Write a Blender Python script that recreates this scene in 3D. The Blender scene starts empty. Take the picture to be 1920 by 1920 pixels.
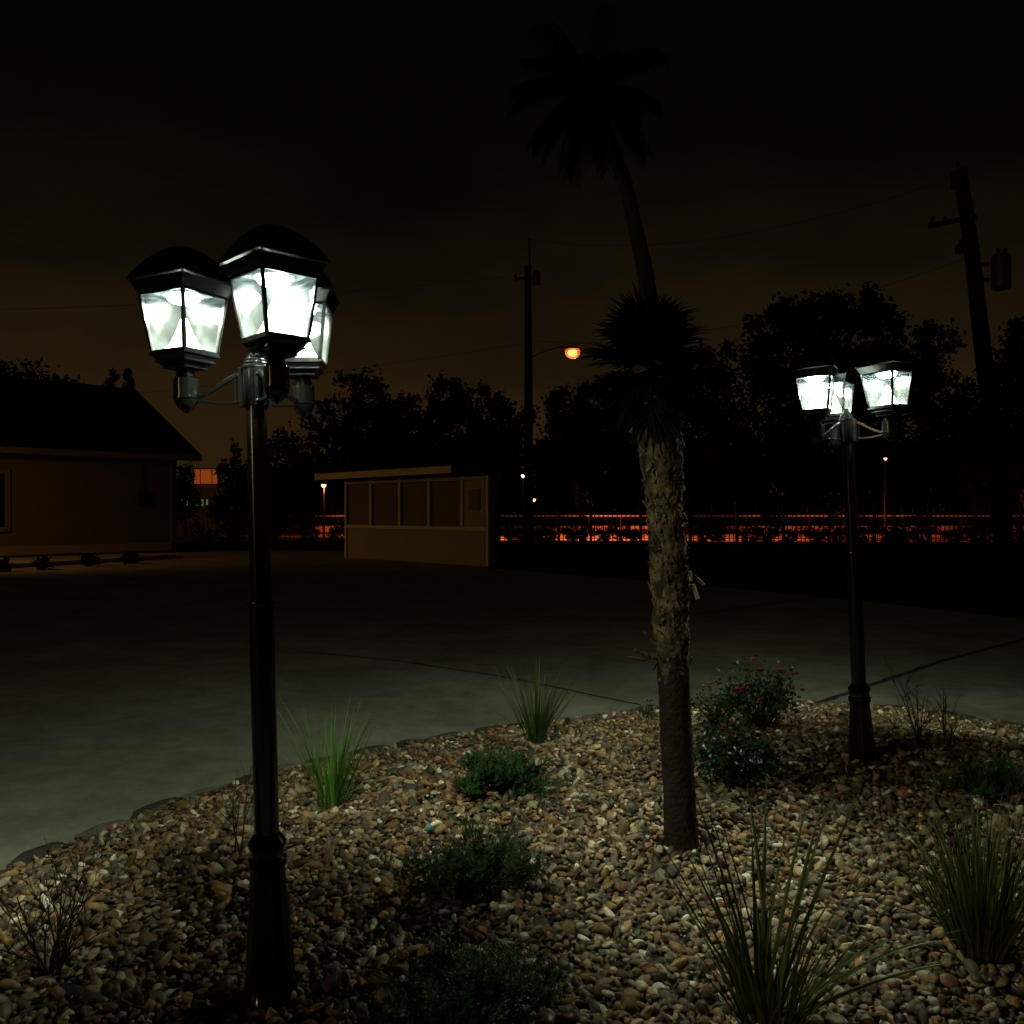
import bpy, bmesh, math, random
import numpy as np
from mathutils import Vector, Matrix, noise as mnoise
R = math.radians
random.seed(7); rng = np.random.default_rng(11)
scene = bpy.context.scene
COL = scene.collection
F = 1600.0; CH = 1.5
# ------------------------------------------------------------------ helpers
def P(px, py, Y):            # world point seen at pixel (1920 scale) at depth Y
    return Vector(((px-960)/F*Y, Y, CH+(960-py)/F*Y))

class MB:
    def __init__(s): s.v=[]; s.f=[]
    def add(s, vs, fs):
        n=len(s.v); s.v.extend([tuple(v) for v in vs]); s.f.extend([tuple(i+n for i in f) for f in fs])
    def box(s, c, d, rot=None):
        c=Vector(c); hx,hy,hz=d[0]/2,d[1]/2,d[2]/2
        vs=[Vector((x,y,z)) for x in(-hx,hx) for y in(-hy,hy) for z in(-hz,hz)]
        if rot is not None: vs=[rot@v for v in vs]
        s.add([c+v for v in vs],[(0,1,3,2),(4,6,7,5),(0,4,5,1),(2,3,7,6),(0,2,6,4),(1,5,7,3)])
    def beam(s, a, b, w, h):         # box bar from a to b, w sideways, h up
        a=Vector(a); b=Vector(b); d=(b-a); L=d.length; d.normalize()
        up=Vector((0,0,1)) if abs(d.z)<.95 else Vector((0,1,0))
        sd=d.cross(up).normalized(); up=sd.cross(d).normalized()
        vs=[]
        for p in (a,b):
            for q,r in((-1,-1),(1,-1),(1,1),(-1,1)): vs.append(p+sd*(q*w/2)+up*(r*h/2))
        s.add(vs,[(0,1,2,3),(7,6,5,4),(0,4,5,1),(1,5,6,2),(2,6,7,3),(3,7,4,0)])
    def tube(s, pts, rad, n=8, cap=True):
        pts=[Vector(p) for p in pts]; m=len(pts)
        if not hasattr(rad,'__len__'): rad=[rad]*m
        base=len(s.v); ref=Vector((0.13,0.97,0.2))
        for i,p in enumerate(pts):
            t=(pts[min(i+1,m-1)]-pts[max(i-1,0)]).normalized()
            if abs(t.dot(ref))>.95: ref=Vector((1,.1,0))
            a=t.cross(ref).normalized(); b=a.cross(t).normalized()
            for k in range(n):
                q=2*math.pi*k/n; s.v.append(tuple(p+(a*math.cos(q)+b*math.sin(q))*rad[i]))
        for i in range(m-1):
            for k in range(n):
                k2=(k+1)%n; s.f.append((base+i*n+k,base+i*n+k2,base+(i+1)*n+k2,base+(i+1)*n+k))
        if cap:
            s.f.append(tuple(base+k for k in range(n))[::-1]); s.f.append(tuple(base+(m-1)*n+k for k in range(n)))
    def lathe(s, prof, n=24, c=(0,0), sq=False, rot=0, cap0=True, cap1=True, flute=None):
        base=len(s.v); m=len(prof)
        for i,(r,z) in enumerate(prof):
            for k in range(n):
                a=2*math.pi*k/n+rot; rr=r
                if flute and flute[0]<=i<=flute[1]: rr=r*(1-.05*(.5+.5*math.cos(8*a*2)))
                s.v.append((c[0]+rr*math.cos(a),c[1]+rr*math.sin(a),z))
        for i in range(m-1):
            for k in range(n):
                k2=(k+1)%n; s.f.append((base+i*n+k,base+i*n+k2,base+(i+1)*n+k2,base+(i+1)*n+k))
        if cap0: s.f.append(tuple(base+k for k in range(n))[::-1])
        if cap1: s.f.append(tuple(base+(m-1)*n+k for k in range(n)))
    def build(s, name, mat, parent=None, smooth=False, loc=(0,0,0), bevel=0):
        me=bpy.data.meshes.new(name); me.from_pydata(s.v,[],s.f); me.update()
        if mat: me.materials.append(mat)
        if smooth:
            me.polygons.foreach_set('use_smooth',[True]*len(me.polygons))
            try: me.set_sharp_from_angle(angle=R(38))
            except Exception: pass
        o=bpy.data.objects.new(name,me); COL.objects.link(o); o.location=loc
        if parent: o.parent=parent
        if bevel:
            b=o.modifiers.new('bevel','BEVEL'); b.width=bevel; b.segments=2; b.limit_method='ANGLE'; b.angle_limit=R(40)
        return o

def npmesh(name, V, Fc, mat, parent=None, smooth=True, attr=None):   # big meshes: V (n,3), Fc (m,k)
    V=np.asarray(V,dtype=np.float32); Fc=np.asarray(Fc,dtype=np.int32)
    me=bpy.data.meshes.new(name); m,k=Fc.shape
    me.vertices.add(len(V)); me.vertices.foreach_set('co',V.ravel())
    me.loops.add(m*k); me.loops.foreach_set('vertex_index',Fc.ravel())
    me.polygons.add(m); me.polygons.foreach_set('loop_start',np.arange(0,m*k,k,dtype=np.int32))
    me.polygons.foreach_set('use_smooth',np.full(m,smooth))
    if attr is not None:
        a=me.attributes.new('rnd','FLOAT_VECTOR','POINT'); a.data.foreach_set('vector',np.asarray(attr,dtype=np.float32).ravel())
    me.update(calc_edges=True); me.validate()
    me.materials.append(mat)
    o=bpy.data.objects.new(name,me); COL.objects.link(o)
    if parent: o.parent=parent
    return o

def tag(o,label=None,cat=None,group=None,kind=None):
    if label: o['label']=label
    if cat: o['category']=cat
    if group: o['group']=group
    if kind: o['kind']=kind
    return o
def thing(name,loc,label,cat,group=None,rz=0):
    o=bpy.data.objects.new(name,None); COL.objects.link(o); o.location=loc; o.rotation_euler=(0,0,rz)
    o.empty_display_size=.1
    return tag(o,label,cat,group)
# ------------------------------------------------------------------ materials
def mat(name, base, rough=.6, metal=0, var=None, scale=5, bump=0, bscale=None, spec=.5, detail=6, coat=0, stops=(.3,.7)):
    m=bpy.data.materials.new(name); m.use_nodes=True; nt=m.node_tree; b=nt.nodes['Principled BSDF']
    b.inputs['Roughness'].default_value=rough; b.inputs['Metallic'].default_value=metal
    b.inputs['Specular IOR Level'].default_value=spec; b.inputs['Coat Weight'].default_value=coat
    b.inputs['Base Color'].default_value=(*base,1)
    tc=nt.nodes.new('ShaderNodeTexCoord')
    if var:
        n=nt.nodes.new('ShaderNodeTexNoise'); n.inputs['Scale'].default_value=scale; n.inputs['Detail'].default_value=detail
        n.inputs['Roughness'].default_value=.65
        r=nt.nodes.new('ShaderNodeValToRGB'); r.color_ramp.elements[0].position=stops[0]; r.color_ramp.elements[1].position=stops[1]
        r.color_ramp.elements[0].color=(*base,1); r.color_ramp.elements[1].color=(*var,1)
        nt.links.new(tc.outputs['Object'],n.inputs['Vector']); nt.links.new(n.outputs['Fac'],r.inputs[0]); nt.links.new(r.outputs[0],b.inputs['Base Color'])
    if bump:
        n2=nt.nodes.new('ShaderNodeTexNoise'); n2.inputs['Scale'].default_value=bscale or scale*3; n2.inputs['Detail'].default_value=8
        bp=nt.nodes.new('ShaderNodeBump'); bp.inputs['Strength'].default_value=bump; bp.inputs['Distance'].default_value=.02
        nt.links.new(tc.outputs['Object'],n2.inputs['Vector']); nt.links.new(n2.outputs['Fac'],bp.inputs['Height']); nt.links.new(bp.outputs[0],b.inputs['Normal'])
    return m
def emis(name,col,st,base=(.5,.5,.5)):
    m=bpy.data.materials.new(name); m.use_nodes=True; b=m.node_tree.nodes['Principled BSDF']
    b.inputs['Base Color'].default_value=(*base,1); b.inputs['Emission Color'].default_value=(*col,1); b.inputs['Emission Strength'].default_value=st
    return m
M={}
M['black']=mat('black_painted_metal',(.0035,.004,.004),.17,0,(.006,.0065,.006),18,0,60,.5)
M['white']=mat('white_reflector',(.62,.64,.62),.5)
M['ceil']=mat('lantern_inside',(.55,.58,.56),.4)
M['bark']=mat('palm_bark',(.022,.014,.005),.85,0,(.15,.10,.04),13,.9,60,.3,stops=(.42,.6))
M['barkflake']=mat('palm_fibre',(.018,.012,.005),.8,0,(.22,.15,.06),11,.6,70,.35,stops=(.42,.62))
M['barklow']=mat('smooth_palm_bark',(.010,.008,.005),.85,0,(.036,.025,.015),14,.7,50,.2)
M['farbark']=mat('grey_palm_bark',(.018,.021,.021),.85,0,(.032,.036,.036),6,.6,20)
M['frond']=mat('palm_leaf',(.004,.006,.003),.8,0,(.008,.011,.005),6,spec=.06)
M['frondstalk']=mat('palm_stalk',(.02,.016,.009),.6)
M['woodtrunk']=mat('tree_trunk',(.05,.035,.022),.9,0,(.09,.065,.04),5,.6,20,.2)
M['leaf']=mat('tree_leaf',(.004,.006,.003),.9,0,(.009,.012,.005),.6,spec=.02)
M['grass']=mat('grass_blade',(.035,.085,.018),.5,0,(.09,.16,.03),14,spec=.35)
M['grassdark']=mat('dark_grass_blade',(.04,.065,.014),.5,0,(.13,.15,.025),7,spec=.35)
M['grassbright']=mat('bright_grass_blade',(.055,.15,.018),.5,0,(.12,.24,.03),14,spec=.3)
M['shrub']=mat('shrub_needle',(.012,.042,.011),.5,0,(.055,.13,.026),14,spec=.4)
M['leafgloss']=mat('glossy_leaf',(.006,.03,.012),.32,0,(.018,.06,.022),25,spec=.45)
M['roseleaf']=mat('rose_leaf',(.015,.045,.015),.4,0,(.04,.08,.025),20,spec=.4)
M['petal']=mat('rose_petal',(.42,.012,.05),.6)
M['twig']=mat('dry_twig',(.018,.012,.008),.8,0,(.045,.032,.02),30)
M['dryleaf']=mat('yellow_leaf',(.16,.11,.03),.6)
M['pole']=mat('utility_pole_wood',(.008,.0065,.005),.9,0,(.014,.011,.008),4,.4,15,.05)
M['metaldark']=mat('dark_grey_metal',(.010,.010,.010),.6)
M['wire']=mat('black_wire',(.01,.01,.01),.7)
M['fence']=mat('dark_fence_metal',(.012,.012,.012),.55)
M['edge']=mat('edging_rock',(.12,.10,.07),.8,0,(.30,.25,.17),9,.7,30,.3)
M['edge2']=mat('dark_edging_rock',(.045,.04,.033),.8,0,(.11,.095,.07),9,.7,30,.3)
M['ground']=mat('dark_lawn',(.010,.014,.006),.95,0,(.022,.024,.01),1.3,.8,30,.1)
M['bedsoil']=mat('bed_soil',(.03,.022,.015),.95,0,(.06,.045,.03),20,.6,80,.1)
M['road']=mat('road_concrete',(.30,.28,.25),.85,0,(.4,.38,.34),.4,.3,8,.2)
M['barrier']=mat('barrier_concrete',(.32,.30,.26),.8,0,(.14,.125,.10),.7,.3,6)
M['rail']=mat('pale_galvanised_rail',(.45,.43,.40),.4,.2)
M['teal']=mat('teal_plastic',(.02,.22,.2),.4)
M['white_paint']=mat('white_line_paint',(.6,.58,.5),.7,0,(.4,.38,.33),8)
M['glassdark']=mat('dark_window_glass',(.01,.012,.015),.08,0,spec=.6)
M['roof']=mat('dark_shingle_roof',(.010,.010,.010),.95,0,(.018,.016,.014),8,.5,40,.1)

def siding(name,a,b_,pitch,axis='Z',strength=.5):
    m=mat(name,a,.75,0,b_,1.2,0)
    nt=m.node_tree; b=nt.nodes['Principled BSDF']; tc=nt.nodes.new('ShaderNodeTexCoord')
    w=nt.nodes.new('ShaderNodeTexWave'); w.wave_type='BANDS'; w.bands_direction=axis; w.wave_profile='SAW'
    w.inputs['Scale'].default_value=math.pi*2/(20*pitch)*1.0; w.inputs['Distortion'].default_value=0
    bp=nt.nodes.new('ShaderNodeBump'); bp.inputs['Strength'].default_value=strength; bp.inputs['Distance'].default_value=.02
    nt.links.new(tc.outputs['Object'],w.inputs['Vector']); nt.links.new(w.outputs['Fac'],bp.inputs['Height']); nt.links.new(bp.outputs[0],b.inputs['Normal'])
    return m
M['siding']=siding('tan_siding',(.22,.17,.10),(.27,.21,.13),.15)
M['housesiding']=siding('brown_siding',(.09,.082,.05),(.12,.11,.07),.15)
M['housetrim']=mat('tan_house_trim',(.13,.11,.065),.7,0,(.16,.135,.08),3)
M['trim']=mat('cream_trim',(.5,.42,.28),.6,0,(.42,.35,.23),3)
M['screen']=mat('insect_screen',(.09,.07,.045),.8,0,(.12,.095,.06),4)

# concrete pavement
def pavement_mat():
    m=mat('pavement_concrete',(.27,.26,.195),.8,0,(.50,.48,.37),.9,.35,45,.25,8,0,(.32,.7))
    nt=m.node_tree; b=nt.nodes['Principled BSDF']; tc=nt.nodes.new('ShaderNodeTexCoord')
    old=b.inputs['Base Color'].links[0].from_socket
    n=nt.nodes.new('ShaderNodeTexNoise'); n.inputs['Scale'].default_value=7; n.inputs['Detail'].default_value=10; n.inputs['Roughness'].default_value=.75
    mp=nt.nodes.new('ShaderNodeMapping'); mp.inputs['Scale'].default_value=(.7,.6,1)
    r=nt.nodes.new('ShaderNodeValToRGB'); r.color_ramp.elements[0].position=.36; r.color_ramp.elements[1].position=.62
    r.color_ramp.elements[0].color=(.55,.53,.5,1); r.color_ramp.elements[1].color=(1,1,1,1)
    mx=nt.nodes.new('ShaderNodeMix'); mx.data_type='RGBA'; mx.blend_type='MULTIPLY'; mx.inputs[0].default_value=.7
    nt.links.new(tc.outputs['Object'],mp.inputs[0]); nt.links.new(mp.outputs[0],n.inputs['Vector']); nt.links.new(n.outputs['Fac'],r.inputs[0])
    nt.links.new(old,mx.inputs[6]); nt.links.new(r.outputs[0],mx.inputs[7]); nt.links.new(mx.outputs[2],b.inputs['Base Color'])
    return m
M['pavement']=pavement_mat()
M['joint']=mat('tar_joint',(.02,.019,.016),.85,0,(.05,.047,.04),9)

# pebbles: colour picked per stone from the 'rnd' attribute
def pebble_mat():
    m=bpy.data.materials.new('river_pebble'); m.use_nodes=True; nt=m.node_tree; b=nt.nodes['Principled BSDF']
    at=nt.nodes.new('ShaderNodeAttribute'); at.attribute_name='rnd'
    sp=nt.nodes.new('ShaderNodeSeparateXYZ'); nt.links.new(at.outputs['Vector'],sp.inputs[0])
    r=nt.nodes.new('ShaderNodeValToRGB'); cr=r.color_ramp; cr.interpolation='CONSTANT'
    cols=[(.18,.098,.036),(.30,.165,.06),(.14,.092,.045),(.36,.215,.085),(.24,.18,.10),(.08,.062,.042),(.38,.26,.12),(.23,.12,.048),(.16,.135,.09),(.46,.35,.19),(.14,.12,.08),(.33,.25,.13),(.62,.52,.31),(.22,.13,.06),(.78,.72,.55)]
    pos=[0,.09,.18,.26,.37,.46,.52,.62,.68,.73,.80,.84,.90,.945,.97]
    cr.elements[0].position=0; cr.elements[0].color=(*cols[0],1); cr.elements[1].position=pos[1]; cr.elements[1].color=(*cols[1],1)
    for p_,c_ in zip(pos[2:],cols[2:]): e=cr.elements.new(p_); e.color=(*c_,1)
    nt.links.new(sp.outputs[0],r.inputs[0])
    tc=nt.nodes.new('ShaderNodeTexCoord'); n=nt.nodes.new('ShaderNodeTexNoise'); n.inputs['Scale'].default_value=60; n.inputs['Detail'].default_value=5
    nt.links.new(tc.outputs['Object'],n.inputs['Vector'])
    mr=nt.nodes.new('ShaderNodeMapRange'); mr.inputs[1].default_value=.3; mr.inputs[2].default_value=.7; mr.inputs[3].default_value=.65; mr.inputs[4].default_value=1.3
    nt.links.new(n.outputs['Fac'],mr.inputs[0])
    mul=nt.nodes.new('ShaderNodeMath'); mul.operation='MULTIPLY'
    mr2=nt.nodes.new('ShaderNodeMapRange'); mr2.inputs[3].default_value=.28; mr2.inputs[4].default_value=1.65; nt.links.new(sp.outputs[1],mr2.inputs[0])
    nt.links.new(mr.outputs[0],mul.inputs[0]); nt.links.new(mr2.outputs[0],mul.inputs[1])
    vm=nt.nodes.new('ShaderNodeVectorMath'); vm.operation='SCALE'; nt.links.new(r.outputs[0],vm.inputs[0]); nt.links.new(mul.outputs[0],vm.inputs['Scale'])
    nt.links.new(vm.outputs[0],b.inputs['Base Color'])
    mr3=nt.nodes.new('ShaderNodeMapRange'); mr3.inputs[3].default_value=.35; mr3.inputs[4].default_value=.8; nt.links.new(sp.outputs[2],mr3.inputs[0]); nt.links.new(mr3.outputs[0],b.inputs['Roughness'])
    bp=nt.nodes.new('ShaderNodeBump'); bp.inputs['Strength'].default_value=.25; bp.inputs['Distance'].default_value=.004; nt.links.new(n.outputs['Fac'],bp.inputs['Height']); nt.links.new(bp.outputs[0],b.inputs['Normal'])
    return m
M['pebble']=pebble_mat()

# lantern glass: mostly clear, a thin dusty film with water spots that catches the lamp
def glass_mat():
    m=bpy.data.materials.new('dusty_lantern_glass'); m.use_nodes=True; nt=m.node_tree; nt.nodes.remove(nt.nodes['Principled BSDF'])
    out=nt.nodes['Material Output']; tr=nt.nodes.new('ShaderNodeBsdfTransparent'); tr.inputs[0].default_value=(.88,.98,.96,1)
    tl=nt.nodes.new('ShaderNodeBsdfTranslucent'); tl.inputs[0].default_value=(.80,.96,.97,1)
    gl=nt.nodes.new('ShaderNodeBsdfGlossy'); gl.inputs['Roughness'].default_value=.05
    tc=nt.nodes.new('ShaderNodeTexCoord')
    n=nt.nodes.new('ShaderNodeTexNoise'); n.inputs['Scale'].default_value=7; n.inputs['Detail'].default_value=3; n.inputs['Distortion'].default_value=.1
    mr=nt.nodes.new('ShaderNodeMapRange'); mr.inputs[1].default_value=.40; mr.inputs[2].default_value=.66; mr.inputs[3].default_value=GL0; mr.inputs[4].default_value=GL1
    v=nt.nodes.new('ShaderNodeTexVoronoi'); v.inputs['Scale'].default_value=110
    mv=nt.nodes.new('ShaderNodeMapRange'); mv.inputs[1].default_value=.16; mv.inputs[2].default_value=.10; mv.inputs[3].default_value=0; mv.inputs[4].default_value=.06
    n3=nt.nodes.new('ShaderNodeTexNoise'); n3.inputs['Scale'].default_value=14
    mm=nt.nodes.new('ShaderNodeMapRange'); mm.inputs[1].default_value=.5; mm.inputs[2].default_value=.6
    mul=nt.nodes.new('ShaderNodeMath'); mul.operation='MULTIPLY'; ad=nt.nodes.new('ShaderNodeMath'); ad.operation='ADD'
    L=nt.links.new
    for q in (n,v,n3): L(tc.outputs['Object'],q.inputs['Vector'])
    L(n.outputs['Fac'],mr.inputs[0]); L(v.outputs['Distance'],mv.inputs[0]); L(n3.outputs['Fac'],mm.inputs[0])
    L(mv.outputs[0],mul.inputs[0]); L(mm.outputs[0],mul.inputs[1]); L(mul.outputs[0],ad.inputs[0]); L(mr.outputs[0],ad.inputs[1])
    mx=nt.nodes.new('ShaderNodeMixShader'); L(ad.outputs[0],mx.inputs[0]); L(tr.outputs[0],mx.inputs[1]); L(tl.outputs[0],mx.inputs[2])
    mx2=nt.nodes.new('ShaderNodeMixShader'); mx2.inputs[0].default_value=.05; L(mx.outputs[0],mx2.inputs[1]); L(gl.outputs[0],mx2.inputs[2])
    L(mx2.outputs[0],out.inputs[0]); return m
GL0,GL1=.013,.060
M['glass']=glass_mat()
M['led']=emis('lit_led',(.86,1,.97),60)
M['sodium']=emis('lit_sodium_bowl',(1,.04,.006),2.4)
def _bowl():
    m=M['sodium']; nt=m.node_tree; b=nt.nodes['Principled BSDF']; t=nt.nodes.new('ShaderNodeBsdfTransparent'); x=nt.nodes.new('ShaderNodeMixShader'); x.inputs[0].default_value=.45
    nt.links.new(t.outputs[0],x.inputs[1]); nt.links.new(b.outputs[0],x.inputs[2]); nt.links.new(x.outputs[0],nt.nodes['Material Output'].inputs[0])
_bowl()
M['sodium_bulb']=emis('lit_sodium_bulb',(1,.24,.045),11)
M['sodium_small']=emis('lit_sodium_lamp',(1,.35,.12),9)
M['white_lamp']=emis('lit_white_lamp',(1,.93,.75),8)
M['win_orange']=emis('lit_orange_window',(.42,.075,.008),.5,(.05,.03,.01))
M['win_pale']=emis('lit_pale_window',(.25,.27,.18),.35,(.05,.05,.05))

# ------------------------------------------------------------------ bed shape and terrain
edge_px=[(-420,1800),(-150,1700),(0,1640),(110,1590),(200,1557),(315,1507),(470,1464),(540,1442),(680,1415),(800,1388),(940,1367),(1120,1347),(1200,1332),(1340,1322),(1490,1319),(1600,1323),(1750,1338),(1830,1352),(1920,1367),(2080,1400),(2300,1470)]
edge=[]
for x,y in edge_px:
    Y=CH*F/(y-960); edge.append(((x-960)/F*Y,Y))
bed_poly=edge+[(3.9,1.2),(-3.2,1.2)]
EDG=np.array(edge)
def seg_dist(X,Y):
    d=np.full(X.shape,1e9)
    for (ax,ay),(bx,by) in zip(edge[:-1],edge[1:]):
        vx,vy=bx-ax,by-ay; t=np.clip(((X-ax)*vx+(Y-ay)*vy)/(vx*vx+vy*vy),0,1)
        d=np.minimum(d,np.hypot(X-ax-t*vx,Y-ay-t*vy))
    return d
def inside(X,Y):
    c=np.zeros(X.shape,bool); n=len(bed_poly)
    for i in range(n):
        x1,y1=bed_poly[i]; x2,y2=bed_poly[(i+1)%n]
        with np.errstate(divide='ignore',invalid='ignore'):
            cond=((y1>Y)!=(y2>Y))&(X<(x2-x1)*(Y-y1)/((y2-y1) if y2!=y1 else 1e-9)+x1)
        c^=cond
    return c
def sstep(t): t=np.clip(t,0,1); return t*t*(3-2*t)
def bedz(X,Y):
    X=np.asarray(X,float); Y=np.asarray(Y,float); d=seg_dist(X,Y)
    return .012+.03*sstep(d/.35)-.03*sstep((d-.35)/1)*0+.125*sstep(d/1.4)*sstep((Y-2.7)/1.9)-.020*sstep(d/.35)*(1-sstep((Y-2.7)/1.9))
def bz(x,y): return float(bedz(np.array([x]),np.array([y]))[0])
def G(px,py):                       # where the ray of a pixel meets the bed
    lo=1.5
    for i in range(2400):
        Y=1.6+i*.003; z=CH-(py-960)/F*Y
        if z<=bz((px-960)/F*Y,Y): return Vector(((px-960)/F*Y,Y,bz((px-960)/F*Y,Y)))
    return P(px,py,5)

def sheet(name,pts,z,m,kind='structure'):
    mb=MB(); mb.add([(x,y,z) for x,y in pts],[tuple(range(len(pts)))]); o=mb.build(name,m); o['kind']=kind
    if o.data.polygons[0].normal.z<0: o.data.flip_normals()
    return o
# ground sheet (dark lawn) with hollow for nothing: pavement lies 4 mm above
sheet('ground',[(-500,-60),(500,-60),(500,700),(-500,700)],-.006,M['ground'])
sheet('pavement',[(-60,-8),(-60,31.5),(-14,31.0),(-9,33.5),(-3.5,31),(-.5,22.6),(1.6,20.3),(3.35,18.3),(5.8,14.6),(7.2,12),(9.6,9.0),(14,5.5),(20,-8)],0,M['pavement'])
sheet('road',[(-90,43.0),(110,43.0),(110,59.6),(-90,59.6)],.002,M['road'])
# tar joints in the pavement
def joint(pts,w):
    mb=MB(); vs=[]; n=len(pts)
    for i,p in enumerate(pts):
        a=Vector(pts[max(i-1,0)]); b=Vector(pts[min(i+1,n-1)]); t=(b-a).normalized(); nn=Vector((-t.y,t.x))
        ww=w*(.75+.5*random.random()); q=Vector(p)+nn*random.uniform(-.006,.006)
        vs+= [(q.x+nn.x*ww/2,q.y+nn.y*ww/2,.004),(q.x-nn.x*ww/2,q.y-nn.y*ww/2,.004)]
    mb.add(vs,[(2*i,2*i+1,2*i+3,2*i+2) for i in range(n-1)])
    o=mb.build('pavement_joint',M['joint']); o['kind']='structure'; return o
def gp(px,py): Y=CH*F/(py-960); return ((px-960)/F*Y,Y)
def dens(a,b,n=24): return [(a[0]+(b[0]-a[0])*i/n,a[1]+(b[1]-a[1])*i/n) for i in range(n+1)]
joint(dens(gp(560,1222),gp(735,1238))[:-1]+dens(gp(735,1238),gp(960,1272))[:-1]+dens(gp(960,1272),gp(1200,1322)),.028)
joint(dens(gp(1535,1318),gp(1765,1240))[:-1]+dens(gp(1765,1240),gp(2050,1165)),.06)
# painted bay line at the far left
sheet('parking_line',[gp(-60,1093),gp(0,1098),gp(42,1110),gp(38,1113),gp(0,1103),gp(-60,1096)],.004,M['white_paint'])

# bed surface
def bed_surface():
    xs=np.arange(-3.3,4.6,.06); ys=np.arange(1.2,7.0,.06); X,Y=np.meshgrid(xs,ys); Z=bedz(X,Y)-.012
    ok=inside(X,Y); V=np.stack([X.ravel(),Y.ravel(),Z.ravel()],1); nx=len(xs); f=[]
    for j in range(len(ys)-1):
        for i in range(nx-1):
            if ok[j,i] and ok[j,i+1] and ok[j+1,i] and ok[j+1,i+1]: f.append((j*nx+i,j*nx+i+1,(j+1)*nx+i+1,(j+1)*nx+i))
    o=npmesh('bed_soil',V,f,M['bedsoil']); o['kind']='structure'
bed_surface()

# ------------------------------------------------------------------ gravel (stuff)
def ico(sub):
    bm=bmesh.new(); bmesh.ops.create_icosphere(bm,subdivisions=sub,radius=1)
    V=np.array([v.co[:] for v in bm.verts]); Fc=np.array([[v.index for v in f.verts] for f in bm.faces]); bm.free(); return V,Fc
def stone_shapes(k,sub=2):
    V,Fc=ico(sub); out=[]
    for i in range(k):
        off=Vector((i*7.3,i*3.1,1.7)); W=V.copy()
        for j in range(len(V)):
            W[j]*=1+.34*mnoise.noise(Vector(V[j])*1.15+off)+.1*mnoise.noise(Vector(V[j])*2.6+off)
        # a few flat facets
        for q in range(3):
            n=rng.normal(size=3); n/=np.linalg.norm(n); d=rng.uniform(.62,.85); s_=W@n; W-=np.outer(np.clip(s_-d,0,None),n)
        out.append(W)
    return out,Fc
def gravel():
    shapes,Fc=stone_shapes(14); sp=.0237
    Xs=[];Ys=[]
    y=1.95
    while y<6.95:
        s_=sp*(1 if y<4.2 else 1.12); half=.6*y+.55
        x=np.arange(-half,half,s_)+rng.uniform(0,s_); Xs.append(x+rng.normal(0,s_*.28,len(x))); Ys.append(np.full(len(x),y)+rng.normal(0,s_*.28,len(x))); y+=s_*.93
    X=np.concatenate(Xs); Y=np.concatenate(Ys); ok=inside(X,Y)&(seg_dist(X,Y)>.03); X=X[ok];Y=Y[ok]
    # second sparse layer of bigger ones on top
    n2=int(len(X)*.16); idx=rng.choice(len(X),n2,replace=False); X=np.concatenate([X,X[idx]+rng.normal(0,.01,n2)]); Y=np.concatenate([Y,Y[idx]+rng.normal(0,.01,n2)])
    ok=inside(X,Y)&(seg_dist(X,Y)>.03); top=np.arange(len(X))>=(len(X)-n2); X=X[ok];Y=Y[ok];top=top[ok]
    N=len(X); Z=bedz(X,Y)-.004+np.where(top,.015,0)+rng.uniform(-.012,.007,N)
    r=np.clip(rng.lognormal(math.log(.0136),.35,N),.0065,.031)*np.where(top,1.15,1)
    ax=np.stack([r*rng.uniform(1.0,1.65,N),r*rng.uniform(.75,1.1,N),r*rng.uniform(.38,.75,N)],1)
    # rotations: spin about z and a tilt
    a=rng.uniform(0,2*np.pi,N); t=rng.normal(0,.5,N); u=rng.normal(0,.5,N)
    ca,sa=np.cos(a),np.sin(a); ct,st=np.cos(t),np.sin(t); cu,su=np.cos(u),np.sin(u)
    Rz=np.zeros((N,3,3)); Rz[:,0,0]=ca;Rz[:,0,1]=-sa;Rz[:,1,0]=sa;Rz[:,1,1]=ca;Rz[:,2,2]=1
    Rx=np.zeros((N,3,3)); Rx[:,0,0]=1;Rx[:,1,1]=ct;Rx[:,1,2]=-st;Rx[:,2,1]=st;Rx[:,2,2]=ct
    Ry=np.zeros((N,3,3)); Ry[:,1,1]=1;Ry[:,0,0]=cu;Ry[:,0,2]=su;Ry[:,2,0]=-su;Ry[:,2,2]=cu
    Rm=Rz@Rx@Ry
    which=rng.integers(0,len(shapes),N); S=np.stack(shapes)[which]      # N,v,3
    vv=np.einsum('nij,nvj->nvi',Rm,S*ax[:,None,:])+np.stack([X,Y,Z],1)[:,None,:]
    nv=vv.shape[1]; FF=(Fc[None]+ (np.arange(N)*nv)[:,None,None]).reshape(-1,3)
    att=np.repeat(rng.uniform(0,1,(N,3)),nv,0)
    o=npmesh('gravel',vv.reshape(-1,3),FF,M['pebble'],None,True,att)
    tag(o,'mixed tan, brown and grey river pebbles covering the planting bed','gravel',None,'stuff'); print('pebbles',N)
gravel()

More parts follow.
